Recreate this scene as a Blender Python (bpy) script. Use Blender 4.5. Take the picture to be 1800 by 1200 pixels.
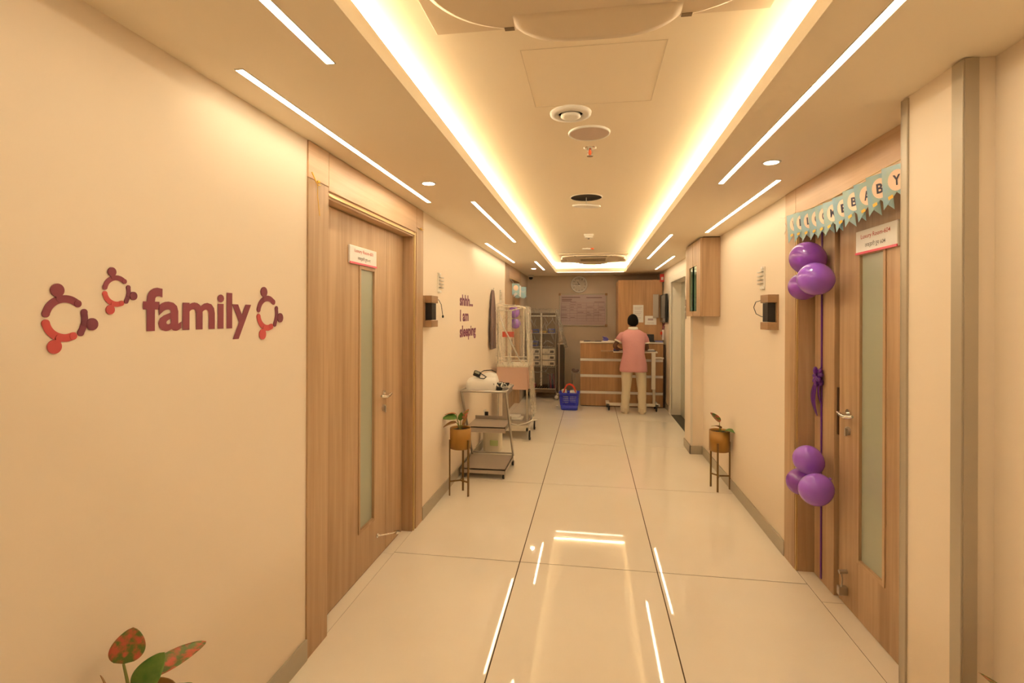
import bpy, bmesh, math, random
from mathutils import Matrix, Vector
random.seed(7)
sc = bpy.context.scene
col = sc.collection
for o in list(bpy.data.objects): bpy.data.objects.remove(o)

# ---------------------------------------------------------------- camera
cam = bpy.data.cameras.new('camera'); camo = bpy.data.objects.new('camera', cam); col.objects.link(camo)
cam.sensor_fit = 'HORIZONTAL'; cam.sensor_width = 36.0
cam.lens = 36.0 * 907.2 / 1800.0
cam.shift_y = -45.45 / 1800.0
cam.clip_start = 0.02; cam.clip_end = 60
camo.matrix_world = Matrix.Translation((0, 0, 1.55)) @ Matrix.Rotation(0.1528, 4, 'Z') @ Matrix.Rotation(math.pi / 2, 4, 'X') @ Matrix.Rotation(0.0039, 4, 'Z')
sc.camera = camo
# ---------------------------------------------------------------- world, exposure, light levels
w = bpy.data.worlds.new('world'); sc.world = w; w.use_nodes = True
w.node_tree.nodes['Background'].inputs[0].default_value = (1, .78, .5, 1)
w.node_tree.nodes['Background'].inputs[1].default_value = 0.05
sc.view_settings.view_transform = 'Standard'; sc.view_settings.look = 'None'
sc.view_settings.gamma = 1.0; sc.view_settings.use_curve_mapping = False
sc.view_settings.exposure = 0.22
try:
    sc.cycles.adaptive_threshold = 0.04; sc.cycles.max_bounces = 7; sc.cycles.diffuse_bounces = 6; sc.cycles.glossy_bounces = 3; sc.cycles.transmission_bounces = 4; sc.cycles.transparent_max_bounces = 10
except Exception: pass
LED = (1.0, .84, .575)          # warm white of every lamp
STRIP_E = 22.0                  # flush ceiling strips
COVE_E = 96.0                   # tape inside the cove
DOWN_E = 60.0                   # round downlights

# ---------------------------------------------------------------- materials
def mat(name, c, rough=.5, metal=0, emit=None, es=0, spec=.5, alpha=1, coat=0, bump=None, trans=0, noise=None):
    m = bpy.data.materials.new(name); m.use_nodes = True
    nt = m.node_tree; b = nt.nodes['Principled BSDF']
    b.inputs['Base Color'].default_value = (*c, 1); b.inputs['Roughness'].default_value = rough
    b.inputs['Metallic'].default_value = metal; b.inputs['Specular IOR Level'].default_value = spec
    b.inputs['Alpha'].default_value = alpha; b.inputs['Coat Weight'].default_value = coat
    b.inputs['Transmission Weight'].default_value = trans
    if emit: b.inputs['Emission Color'].default_value = (*emit, 1); b.inputs['Emission Strength'].default_value = es
    if bump or noise:
        tc = nt.nodes.new('ShaderNodeTexCoord')
    if bump:
        n = nt.nodes.new('ShaderNodeTexNoise'); n.inputs['Scale'].default_value = bump[0]; n.inputs['Detail'].default_value = 4
        bp = nt.nodes.new('ShaderNodeBump'); bp.inputs['Strength'].default_value = bump[1]; bp.inputs['Distance'].default_value = bump[2] if len(bump) > 2 else .002
        nt.links.new(tc.outputs['Object'], n.inputs['Vector']); nt.links.new(n.outputs['Fac'], bp.inputs['Height'])
        nt.links.new(bp.outputs['Normal'], b.inputs['Normal'])
    if noise:    # (scale, colour2, lo, hi)
        n = nt.nodes.new('ShaderNodeTexNoise'); n.inputs['Scale'].default_value = noise[0]; n.inputs['Detail'].default_value = 5
        r = nt.nodes.new('ShaderNodeValToRGB'); r.color_ramp.elements[0].position = noise[2]; r.color_ramp.elements[1].position = noise[3]
        r.color_ramp.elements[0].color = (*c, 1); r.color_ramp.elements[1].color = (*noise[1], 1)
        nt.links.new(tc.outputs['Object'], n.inputs['Vector']); nt.links.new(n.outputs['Fac'], r.inputs['Fac']); nt.links.new(r.outputs['Color'], b.inputs['Base Color'])
    return m

def wood(name, c1, c2, axis='Z', rough=.42, seed=0.0):
    m = bpy.data.materials.new(name); m.use_nodes = True; nt = m.node_tree; b = nt.nodes['Principled BSDF']
    tc = nt.nodes.new('ShaderNodeTexCoord'); mp = nt.nodes.new('ShaderNodeMapping')
    s = [26, 26, 26]; s['XYZ'.index(axis)] = 1.1
    mp.inputs['Scale'].default_value = s; mp.inputs['Location'].default_value = (seed, seed * 1.7, seed * .3)
    n1 = nt.nodes.new('ShaderNodeTexNoise'); n1.inputs['Scale'].default_value = 1; n1.inputs['Detail'].default_value = 8; n1.inputs['Roughness'].default_value = .62; n1.inputs['Distortion'].default_value = .6
    mp2 = nt.nodes.new('ShaderNodeMapping'); s2 = [6, 6, 6]; s2['XYZ'.index(axis)] = .5
    mp2.inputs['Scale'].default_value = s2; mp2.inputs['Location'].default_value = (seed * 2, seed, 3)
    n2 = nt.nodes.new('ShaderNodeTexNoise'); n2.inputs['Scale'].default_value = 1; n2.inputs['Detail'].default_value = 3
    mix = nt.nodes.new('ShaderNodeMath'); mix.operation = 'ADD'
    r = nt.nodes.new('ShaderNodeValToRGB'); r.color_ramp.elements[0].position = .72; r.color_ramp.elements[1].position = 1.25
    mul = nt.nodes.new('ShaderNodeMath'); mul.operation = 'SUBTRACT'; mul.inputs[1].default_value = .0
    r.color_ramp.elements[0].color = (*c1, 1); r.color_ramp.elements[1].color = (*c2, 1)
    half = nt.nodes.new('ShaderNodeMath'); half.operation = 'MULTIPLY'; half.inputs[1].default_value = .95
    r.color_ramp.elements[0].position = .36; r.color_ramp.elements[1].position = .62
    for t, mpp in ((n1, mp), (n2, mp2)):
        nt.links.new(tc.outputs['Object'], mpp.inputs['Vector']); nt.links.new(mpp.outputs['Vector'], t.inputs['Vector'])
    av = nt.nodes.new('ShaderNodeMath'); av.operation = 'MULTIPLY_ADD'; av.inputs[1].default_value = .5
    h2 = nt.nodes.new('ShaderNodeMath'); h2.operation = 'MULTIPLY'; h2.inputs[1].default_value = .5
    nt.links.new(n1.outputs['Fac'], av.inputs[0]); nt.links.new(n2.outputs['Fac'], h2.inputs[0]); nt.links.new(h2.outputs[0], av.inputs[2])
    nt.links.new(av.outputs[0], r.inputs['Fac']); nt.links.new(r.outputs['Color'], b.inputs['Base Color'])
    b.inputs['Roughness'].default_value = rough
    bp = nt.nodes.new('ShaderNodeBump'); bp.inputs['Strength'].default_value = .12; bp.inputs['Distance'].default_value = .001
    nt.links.new(n1.outputs['Fac'], bp.inputs['Height']); nt.links.new(bp.outputs['Normal'], b.inputs['Normal'])
    return m

M = {}
def film(name, c, base, gain, rough, bump=None, blend=.5):
    m = bpy.data.materials.new(name); m.use_nodes = True; nt = m.node_tree; nt.nodes.clear()
    out = nt.nodes.new('ShaderNodeOutputMaterial'); tr = nt.nodes.new('ShaderNodeBsdfTransparent'); tr.inputs[0].default_value = (.97, .96, .93, 1)
    p = nt.nodes.new('ShaderNodeBsdfPrincipled'); p.inputs['Base Color'].default_value = (*c, 1); p.inputs['Roughness'].default_value = rough; p.inputs['Specular IOR Level'].default_value = 1.0; p.inputs['Coat Weight'].default_value = .6
    lw = nt.nodes.new('ShaderNodeLayerWeight'); lw.inputs['Blend'].default_value = blend
    ma = nt.nodes.new('ShaderNodeMath'); ma.operation = 'MULTIPLY_ADD'; ma.inputs[1].default_value = gain; ma.inputs[2].default_value = base; ma.use_clamp = True
    mx = nt.nodes.new('ShaderNodeMixShader'); k = nt.links.new
    k(lw.outputs['Facing'], ma.inputs[0]); k(ma.outputs[0], mx.inputs[0]); k(tr.outputs[0], mx.inputs[1]); k(p.outputs[0], mx.inputs[2]); k(mx.outputs[0], out.inputs[0])
    if bump:
        tc = nt.nodes.new('ShaderNodeTexCoord'); n = nt.nodes.new('ShaderNodeTexNoise'); n.inputs['Scale'].default_value = bump; n.inputs['Distortion'].default_value = 1.2
        bp = nt.nodes.new('ShaderNodeBump'); bp.inputs['Strength'].default_value = 1.0; bp.inputs['Distance'].default_value = .03
        k(tc.outputs['Object'], n.inputs['Vector']); k(n.outputs['Fac'], bp.inputs['Height']); k(bp.outputs['Normal'], p.inputs['Normal']); k(bp.outputs['Normal'], lw.inputs['Normal'])
    return m
def glass(name):
    m = bpy.data.materials.new(name); m.use_nodes = True; nt = m.node_tree; nt.nodes.clear()
    out = nt.nodes.new('ShaderNodeOutputMaterial'); tr = nt.nodes.new('ShaderNodeBsdfTransparent'); gl = nt.nodes.new('ShaderNodeBsdfGlossy'); gl.inputs['Roughness'].default_value = .02
    fr = nt.nodes.new('ShaderNodeFresnel'); mx = nt.nodes.new('ShaderNodeMixShader'); k = nt.links.new
    k(fr.outputs[0], mx.inputs[0]); k(tr.outputs[0], mx.inputs[1]); k(gl.outputs[0], mx.inputs[2]); k(mx.outputs[0], out.inputs[0]); return m
M['wall'] = mat('cream wall paint', (.86, .745, .61), .62, bump=(90, .12, .002), spec=.35)
M['wallb'] = mat('taupe end wall', (.62, .51, .40), .65, bump=(90, .12, .002), spec=.3)  # browner than the cream paint; left end piece has its dim light painted in
M['ceil'] = mat('ceiling paint', (.92, .82, .66), .75, spec=.3)
M['tile'] = mat('polished vitrified tile', (.92, .865, .765), .03, spec=.5, noise=(2.2, (.90, .835, .725), .4, .7))
M['grout'] = mat('grout', (.09, .055, .025), .9)
M['skirt'] = mat('grey beige skirting', (.44, .385, .29), .35)
W1, W2 = (.37, .23, .12), (.55, .37, .22)
M['wood'] = wood('oak veneer vertical', W1, W2, 'Z')
M['wood2'] = wood('oak veneer vertical b', W1, W2, 'Z', seed=5.3)
M['woodh'] = wood('oak veneer horizontal', (.47, .30, .17), (.62, .42, .26), 'Y')
M['woodx'] = wood('oak veneer counter', (.33, .175, .075), (.54, .31, .15), 'Z', seed=2.2)
M['woodd'] = wood('brown wood block', (.30, .17, .08), (.40, .24, .12), 'Y')
M['brass'] = mat('brass bead', (.62, .45, .20), .35, .7)
M['steel'] = mat('brushed steel', (.62, .58, .52), .28, 1, bump=(60, .05))
M['steeld'] = mat('trolley steel', (.50, .46, .41), .34, 1)
M['steels'] = mat('satin steel sheet', (.52, .46, .40), .40, .65)
M['chrome'] = mat('chrome', (.80, .78, .74), .12, 1)
M['liftsteel'] = mat('lift steel', (.60, .60, .50), .32, .55)
M['alu'] = mat('beige aluminium', (.47, .405, .31), .38, .25)
M['frost'] = mat('frosted glass', (.37, .385, .29), .30, 0, spec=.5)
M['white'] = mat('white plastic', (.84, .81, .75), .35)
M['offwhite'] = mat('off white enamel', (.78, .72, .62), .4)
M['paper'] = mat('white paper', (.84, .82, .78), .7)
M['black'] = mat('black plastic', (.012, .011, .011), .3)
M['rubber'] = mat('black rubber', (.02, .018, .016), .6)
M['dark'] = mat('dark void', (.03, .018, .01), .8)  # near-black for plinth; stands in for unlit depth in holes and cabinet gap
M['maroon'] = mat('maroon vinyl', (.23, .038, .062), .5)
M['plum'] = mat('plum vinyl', (.17, .028, .055), .5)
M['coral'] = mat('coral vinyl', (.55, .075, .075), .5)
M['purple'] = mat('purple vinyl', (.22, .05, .12), .5)
M['led'] = mat('led diffuser', (1, 1, 1), .4, emit=LED, es=STRIP_E)
M['tape'] = mat('led tape', (1, 1, 1), .4, emit=LED, es=COVE_E)
M['down'] = mat('downlight lens', (1, 1, 1), .4, emit=(1, .82, .6), es=DOWN_E)
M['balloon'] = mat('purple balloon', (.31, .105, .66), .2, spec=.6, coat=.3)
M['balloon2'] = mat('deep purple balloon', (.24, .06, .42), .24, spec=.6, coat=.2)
M['ribbon'] = mat('purple satin ribbon', (.10, .012, .22), .3)
M['flag'] = mat('teal card', (.30, .48, .57), .22, coat=.25, noise=(14, (.36, .50, .48), .42, .6))
M['cream'] = mat('cream card', (.90, .68, .52), .4)
M['navy'] = mat('navy ink', (.03, .02, .05), .5)
M['yellow'] = mat('yellow print', (.85, .52, .07), .5)
M['redink'] = mat('red ink', (.52, .06, .05), .5)
M['pinkbar'] = mat('pink bar', (.72, .10, .16), .4)
M['greyink'] = mat('grey ink', (.12, .10, .09), .6)
M['pot'] = mat('ochre metal pot', (.34, .175, .03), .38, .35)
M['leg'] = mat('bronze stand metal', (.20, .11, .03), .4, .5)
M['soil'] = mat('soil', (.035, .02, .012), .95, bump=(60, .6, .01))
M['leafr'] = mat('red mottled leaf', (.10, .16, .03), .45, noise=(48, (.50, .11, .06), .42, .58))
M['leafg'] = mat('green leaf', (.06, .17, .02), .45, noise=(20, (.16, .26, .05), .4, .7))
M['leafp'] = mat('pale edged leaf', (.30, .10, .04), .5, noise=(20, (.45, .36, .10), .4, .7))
M['stemg'] = mat('plant stem', (.25, .28, .08), .5)
M['plastic'] = film('clear plastic sheet', (.80, .76, .68), .08, .55, .14, 16)
M['plastic2'] = film('plastic fold highlight', (.92, .88, .80), .30, .5, .16)  # pale film with the highlights of folds and wrinkles put into its colour
M['pinkbox'] = mat('pink beige panel', (.66, .44, .36), .42)
M['blue'] = mat('blue basket plastic', (.035, .05, .62), .35)
M['bluef'] = mat('blue folder', (.03, .06, .38), .4)
M['navyf'] = mat('dark blue folder', (.015, .02, .07), .4)
M['violet'] = mat('violet cloth', (.16, .14, .55), .6)
M['red'] = mat('red plastic', (.72, .06, .02), .4)
M['green'] = mat('green glass', (.02, .13, .08), .12, coat=.5)
M['bin'] = mat('translucent white bin', (.72, .66, .55), .45)
M['bing'] = mat('pale green label', (.45, .55, .26), .5)
M['board'] = mat('printed board', (.50, .38, .38), .3)
M['boardg'] = mat('board ink', (.20, .11, .11), .5)
M['skin'] = mat('brown skin', (.16, .07, .035), .55)
M['hair'] = mat('black hair', (.006, .005, .004), .9, bump=(120, .3, .002), spec=.1)
M['shirt'] = mat('pink polo cotton', (.66, .32, .335), .85, bump=(11, .5, .02))
M['collar'] = mat('white cotton', (.82, .76, .66), .85)
M['trousers'] = mat('cream trousers', (.70, .60, .44), .85, bump=(9, .5, .02))
M['shoe'] = mat('cream shoe', (.66, .54, .38), .6)
M['gown'] = mat('grey mauve cloth', (.25, .17, .155), .9)
M['sheen'] = mat('white cotton towel', (.84, .82, .80), .9)

# ---------------------------------------------------------------- mesh builder
def basis(d):
    d = Vector(d).normalized(); a = Vector((0, 0, 1)) if abs(d.z) < .9 else Vector((1, 0, 0))
    u = d.cross(a).normalized(); v = d.cross(u).normalized(); return u, v
_tc = {}
def text_mesh(s, bold=0, space=1.0):
    k = (s, bold, space)
    if k in _tc: return _tc[k]
    cu = bpy.data.curves.new('t', 'FONT'); cu.body = s; cu.offset = bold; cu.space_character = space; cu.resolution_u = 3
    ob = bpy.data.objects.new('t', cu); col.objects.link(ob); bpy.context.view_layer.update()
    me = bpy.data.meshes.new_from_object(ob.evaluated_get(bpy.context.evaluated_depsgraph_get()))
    vs = [v.co.copy() for v in me.vertices]; fs = [tuple(p.vertices) for p in me.polygons]
    bpy.data.objects.remove(ob); bpy.data.curves.remove(cu); bpy.data.meshes.remove(me)
    _tc[k] = (vs, fs); return _tc[k]

class B:
    def __init__(s): s.v = []; s.f = []; s.sm = []
    def add(s, vs, fs, smooth=False):
        n = len(s.v); s.v += [Vector(p) for p in vs]; s.f += [tuple(i + n for i in f) for f in fs]; s.sm += [smooth] * len(fs); return s
    def box(s, x0, x1, y0, y1, z0, z1, bev=0):
        x0, x1 = sorted((x0, x1)); y0, y1 = sorted((y0, y1)); z0, z1 = sorted((z0, z1))
        if bev:
            bm = bmesh.new(); bmesh.ops.create_cube(bm, size=1)
            for v in bm.verts: v.co = Vector(((x0 + x1) / 2 + v.co.x * (x1 - x0), (y0 + y1) / 2 + v.co.y * (y1 - y0), (z0 + z1) / 2 + v.co.z * (z1 - z0)))
            bmesh.ops.bevel(bm, geom=bm.edges[:], offset=bev, segments=2, profile=.5, affect='EDGES')
            bm.verts.index_update()
            s.add([v.co.copy() for v in bm.verts], [tuple(v.index for v in f.verts) for f in bm.faces]); bm.free(); return s
        P = [(x, y, z) for z in (z0, z1) for y in (y0, y1) for x in (x0, x1)]
        return s.add(P, [(0, 2, 3, 1), (4, 5, 7, 6), (0, 1, 5, 4), (2, 6, 7, 3), (0, 4, 6, 2), (1, 3, 7, 5)])
    def loft(s, rings, cap=True, smooth=True, closed=True):
        n = len(rings[0]); vs = [p for r in rings for p in r]; fs = []
        for i in range(len(rings) - 1):
            for j in range(n if closed else n - 1):
                k = (j + 1) % n; fs.append((i * n + j, i * n + k, (i + 1) * n + k, (i + 1) * n + j))
        b = s.add(vs, fs, smooth)
        if cap and closed: s.add(list(rings[0]), [tuple(range(n))[::-1]]); s.add(list(rings[-1]), [tuple(range(n))])
        return s
    def tube(s, pts, r, seg=8, closed=False, cap=True):
        pts = [Vector(p) for p in pts]; n = len(pts); rs = r if isinstance(r, (list, tuple)) else [r] * n; rings = []
        u = None
        for i, p in enumerate(pts):
            a = pts[i - 1] if (i > 0 or closed) else p; b = pts[(i + 1) % n] if (i < n - 1 or closed) else p
            d = (b - a).normalized() if (b - a).length > 1e-9 else Vector((0, 0, 1))
            if u is None: u, v = basis(d)
            else:
                u = (u - d * u.dot(d)); u = u.normalized() if u.length > 1e-6 else basis(d)[0]
            v = d.cross(u)
            rings.append([p + (u * math.cos(t) + v * math.sin(t)) * rs[i] for t in [2 * math.pi * k / seg for k in range(seg)]])
        if closed: rings.append(rings[0])
        return s.loft(rings, cap and not closed)
    def cyl(s, p0, p1, r, r2=None, seg=16):
        return s.tube([p0, p1], [r, r if r2 is None else r2], seg)
    def lathe(s, prof, c, seg=24, axis='Z', cap=True):
        rings = []
        for r, z in prof:
            ring = []
            for k in range(seg):
                t = 2 * math.pi * k / seg; a, b = r * math.cos(t), r * math.sin(t)
                ring.append(Vector(c) + (Vector((a, b, z)) if axis == 'Z' else Vector((z, a, b)) if axis == 'X' else Vector((b, z, a))))
            rings.append(ring)
        return s.loft(rings, cap, True)
    def ball(s, c, r, seg=20, rot=None):
        r = r if isinstance(r, (tuple, list)) else (r, r, r); rings = []
        for i in range(1, seg // 2):
            ph = math.pi * i / (seg // 2); ring = []
            for k in range(seg):
                t = 2 * math.pi * k / seg
                q = Vector((r[0] * math.sin(ph) * math.cos(t), r[1] * math.sin(ph) * math.sin(t), -r[2] * math.cos(ph)))
                if rot: q = rot @ q
                ring.append(Vector(c) + q)
            rings.append(ring)
        return s.loft(rings)
    def prism(s, poly, o, u, v, n, d):
        o, u, v, n = map(Vector, (o, u, v, n)); m = len(poly)
        a = [o + u * p[0] + v * p[1] for p in poly]; b = [p + n * d for p in a]
        return s.add(a + b, [tuple(range(m))[::-1], tuple(range(m, 2 * m))] + [(i, (i + 1) % m, m + (i + 1) % m, m + i) for i in range(m)])
    def text(s, t, o, u, v, n, w, h, d=.001, bold=0, space=1.0):
        vs, fs = text_mesh(t, bold, space)
        x0 = min(p.x for p in vs); x1 = max(p.x for p in vs); y0 = min(p.y for p in vs); y1 = max(p.y for p in vs)
        sx = w / (x1 - x0) if w else h / (y1 - y0); sy = h / (y1 - y0) if h else sx
        o, u, v, n = map(Vector, (o, u, v, n))
        return s.add([o + u * ((p.x - x0) * sx) + v * ((p.y - y0) * sy) + n * d for p in vs], fs)
    def grid(s, fn, nu, nv):
        vs = [fn(i / nu, j / nv) for j in range(nv + 1) for i in range(nu + 1)]
        return s.add(vs, [(j * (nu + 1) + i, j * (nu + 1) + i + 1, (j + 1) * (nu + 1) + i + 1, (j + 1) * (nu + 1) + i) for j in range(nv) for i in range(nu)], True)
    def xf(s, m):
        s.v = [m @ p for p in s.v]; return s

def wloc(o):
    l = Vector((0, 0, 0))
    while o: l += o.location; o = o.parent
    return l
def obj(name, b, m, parent=None, label=None, cat=None, group=None, kind=None, solid=0):
    me = bpy.data.meshes.new(name)
    if parent: off = wloc(parent)
    else:
        xs = [p.x for p in b.v]; ys = [p.y for p in b.v]; off = Vector(((min(xs) + max(xs)) / 2, (min(ys) + max(ys)) / 2, min(p.z for p in b.v)))
    me.from_pydata([p - off for p in b.v], [], b.f)
    for p, sm in zip(me.polygons, b.sm): p.use_smooth = sm
    me.materials.append(m if not isinstance(m, str) else M[m])
    bm = bmesh.new(); bm.from_mesh(me); bmesh.ops.recalc_face_normals(bm, faces=bm.faces[:]); bm.to_mesh(me); bm.free()
    o = bpy.data.objects.new(name, me); col.objects.link(o)
    if parent: o.parent = parent
    else: o.location = off
    if solid:
        md = o.modifiers.new('thickness', 'SOLIDIFY'); md.thickness = solid; md.offset = 0
    tag(o, label, cat, group, kind); return o
def tag(o, label=None, cat=None, group=None, kind=None):
    if label: o['label'] = label
    if cat: o['category'] = cat
    if group: o['group'] = group
    if kind: o['kind'] = kind
    return o
def thing(name, loc, label=None, cat=None, group=None, kind=None):
    o = bpy.data.objects.new(name, None); o.empty_display_size = .05; col.objects.link(o); o.location = loc
    return tag(o, label, cat, group, kind)
def copy_tree(o, parent=None, loc=None):
    c = o.copy(); col.objects.link(c); c.parent = parent
    if loc is not None: c.location = loc
    for ch in list(o.children): copy_tree(ch, c)
    return c
def share(o, parent, loc):
    c = o.copy(); col.objects.link(c); c.parent = parent; c.location = loc; return c
S = 'structure'
HC = 2.336; XL = -1.265; XR = 1.245; YB = 10.2; YF = -2.6; HU = 2.50; HL = 2.394

# ---------------------------------------------------------------- floor and its tiles
fl = obj('floor', B().box(-1.5, 1.5, YF - .1, YB + .1, -.08, -.0015), 'grout', label='floor of large polished cream tiles', kind=S)
cols = [(-1.2705, -.44), (-.44, .40), (.40, 1.2455)]
for i in range(9):
    y0 = 3.222 + 1.535 * (i - 4); y1 = y0 + 1.535
    y0 = max(y0, YF); y1 = min(y1, YB)
    if i == 0: y0 = YF
    if y1 - y0 < .05: continue
    for (a, c) in cols:
        obj('tile', B().box(a + .0032, c - .0032, y0 + .0030, y1 - .0030, -.0015, 0), 'tile', fl)
for (a, c, y0, y1) in [(-1.345, -1.2695, 2.33, 3.20), (-1.345, -1.2695, 3.203, 3.55), (1.2455, 1.40, 2.17, 3.03), (1.2455, 1.40, 3.034, 3.377), (-1.345, -1.2695, 7.9, 9.05)]:
    obj('threshold_tile', B().box(a, c, y0, y1, -.0015, 0), 'tile', fl)

# ---------------------------------------------------------------- ceiling with its recessed cove
CX0, CX1, CY0, CY1 = -.64, .59, .05, 9.29
b = B()
b.box(-1.5, CX0, YF, YB, HC, HL).box(CX1, 1.5, YF, YB, HC, HL).box(CX0, CX1, YF, CY0, HC, HL).box(CX0, CX1, CY1, YB, HC, HL)
b.box(-1.5, CX0 - .2, YF, YB, HL, HU + .1).box(CX1 + .2, 1.5, YF, YB, HL, HU + .1).box(CX0 - .2, CX1 + .2, YF, CY0 - .2, HL, HU + .1).box(CX0 - .2, CX1 + .2, CY1 + .2, YB, HL, HU + .1)
b.box(CX0 - .2, CX1 + .2, CY0 - .2, CY1 + .2, HU, HU + .1)
cl = obj('ceiling', b, 'ceil', label='warm lit false ceiling with long recessed cove', kind=S)
hb = B()
for x0, x1, y0, y1 in ((-.255, .255, 1.83, 1.834), (-.255, .255, 2.336, 2.340), (-.257, -.253, 1.83, 2.34), (.253, .257, 1.83, 2.34)): hb.box(x0, x1, y0, y1, HU - .001, HU + .002)
obj('hatch_joint', hb, mat('hatch joint', (.74, .64, .49), .8), cl, kind='stuff')
# LED tape on a small carrier on the ledge
b = B(); k = B(); zt = HL + .082; dx = .08; TP = []
for (p0, p1) in (((CX0 - dx, CY0, zt + .004), (CX0 - dx, CY1 + dx, zt + .004)), ((CX1 + dx, CY0, zt), (CX1 + dx, CY1 + dx, zt)), ((CX0 - dx, CY1 + dx, zt), (CX1 + dx, CY1 + dx, zt)), ((CX0 - dx, CY0 - dx, zt), (CX1 + dx, CY0 - dx, zt))):
    b.cyl(p0, p1, .003, seg=8)
k.box(CX0 - dx - .03, CX0 - dx - .008, CY0, CY1 + dx, HL, zt + .004).box(CX1 + dx + .008, CX1 + dx + .03, CY0, CY1 + dx, HL, zt + .004).box(CX0, CX1, CY1 + dx + .008, CY1 + dx + .03, HL, zt + .004).box(CX0, CX1, CY0 - dx - .03, CY0 - dx - .008, HL, zt + .004)
ct = thing('cove_light', (0, 4, HL), 'warm light tape hidden along the ceiling cove', 'light')
obj('light_tape', b, 'tape', ct); obj('carrier', k, 'white', ct)

# ---------------------------------------------------------------- walls
def wallp(name, boxes, m='wall', label=None):
    b = B()
    for q in boxes: b.box(*q)
    return obj(name, b, m, label=label, kind=S)
D1 = (2.15, 3.75)      # left door frame
D3 = (7.52, 9.2)       # far left door frame
wl = wallp('wall_left', [(XL - .22, XL, YF, D1[0], 0, HC), (XL - .22, XL, D1[1], D3[0], 0, HC)], label='cream left corridor wall')
wallp('wall_left.001', [(XL - .22, XL, D3[1], YB, 0, HC)], 'wallb', 'short left wall piece at far end, dim light painted in')  # same wall as the cream part; dim light is put into its colour
wallp('wall_back', [(XL - .22, 1.5, YB, YB + .12, 0, HC)], 'wallb', 'taupe back wall with clock and board')
wallp('wall_front', [(-1.5, 1.5, YF - .12, YF, 0, HC)], label='wall behind the camera')
L0, L1, LZ = 6.95, 8.43, 2.11
wallp('wall_right', [(XR, XR + .25, 3.57, L0, 0, HC), (XR, XR + .25, L0, L1, LZ, HC), (1.2, XR + .25, YF, 1.757, 0, HC)], label='cream right corridor wall')
wallp('wall_right.001', [(XR, XR + .25, L1, YB, 0, HC)], 'wall', 'far piece of right wall beyond the lift')
wallp('column', [(1.115, XR + .25, 1.757, 2.062, 0, HC)], label='cream square column beside the right door')
wallp('column.001', [(1.11, XR, 6.06, 6.43, 0, HC)], label='narrow cream column before the lift')
obj('trim_1', B().box(1.107, 1.125, 1.750, 1.80, 0, HC - .004, .002).box(1.112, 1.150, 1.747, 1.760, 0, HC - .004), 'alu', label='grey beige corner guard on near column edge', kind=S)
obj('trim_2', B().box(1.108, 1.118, 2.03, 2.066, 0, HC - .004, .002).box(1.108, 1.14, 2.062, 2.068, 0, HC - .004), 'alu', label='thin grey beige corner guard on far column edge', kind=S)
obj('trim_3', B().box(1.105, 1.13, 6.052, 6.062, .1, HC - .004), 'offwhite', label='pale corner strip of the narrow column', kind=S)
# wall dado joint kept plain; skirting boards
SH = .095
obj('baseboard_left', B().box(XL, XL + .012, YF, D1[0], 0, SH, .002), 'skirt', label='grey beige skirting of near left wall', kind=S)
obj('baseboard_left.001', B().box(XL, XL + .012, D1[1], D3[0], 0, SH, .002), 'skirt', label='grey beige skirting between the two left doors', kind=S)
obj('baseboard_right', B().box(XR - .012, XR, 3.57, 6.06, 0, SH, .002), 'skirt', label='grey beige skirting of right wall', kind=S)
obj('baseboard_right.001', B().box(1.098, 1.11, 6.048, 6.44, 0, SH, .002).box(1.098, XR - .013, 6.048, 6.06, 0, SH, .002), 'skirt', label='skirting wrapped round the narrow column', kind=S)
obj('baseboard_right.002', B().box(XR - .012, XR, 8.6, YB, 0, SH, .002), 'skirt', label='skirting of right wall beyond the lift', kind=S)
obj('baseboard_back', B().box(XL + .013, XR - .013, YB - .012, YB, 0, SH, .002), 'skirt', label='skirting of back wall', kind=S)
obj('baseboard_right.003', B().box(1.188, 1.2, YF, 1.74, 0, SH, .002), 'skirt', label='skirting of near right wall', kind=S)

# ---------------------------------------------------------------- timber doors
def plate_text(root, x, n, y_c, z0, z1, wd, lines, tilt=0):
    """room sign on a leaf; n = +1 faces +X (left door), -1 faces -X"""
    u = Vector((0, n, 0)); t = .012
    pb = B().box(x, x + n * t, y_c - wd / 2, y_c + wd / 2, z0, z1, .003)
    p = obj('room_sign', pb, 'paper', root, label='white room sign with red line under it')
    obj('pink_bar', B().box(x + n * (t - .002), x + n * (t + .003), y_c - wd / 2, y_c + wd / 2, z0 - .002, z0 + .009), 'pinkbar', p)
    face = x + n * (t + .0005)
    for s_, wdt, zz, h_, mm in lines:
        tb = B(); tb.text(s_, (face, y_c - n * wdt / 2, zz), u, (0, 0, 1), (n, 0, 0), wdt, h_, .0006, .004)
        obj('sign_lettering', tb, mm, p)

def lever(root, x, n, y, z, dirn):
    h = B().cyl((x, y, z), (x + n * .008, y, z), .025, seg=20).cyl((x, y, z), (x + n * .05, y, z), .009, seg=10)
    h.tube([(x + n * .05, y - dirn * .01, z + .004), (x + n * .052, y + dirn * .03, z - .003), (x + n * .055, y + dirn * .075, z - .004), (x + n * .05, y + dirn * .12, z + .004), (x + n * .045, y + dirn * .135, z + .008)], [.009, .011, .011, .010, .007], 10)
    hh = obj('lever_handle', h, 'chrome', root, label='curved chrome lever handle')
    kb = B().cyl((x, y, z - .09), (x + n * .012, y, z - .09), .022, seg=20).box(x + n * .012, x + n * .02, y - .006, y + .006, z - .118, z - .078)
    obj('keyhole', kb, 'steel', root)
    return hh

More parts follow.
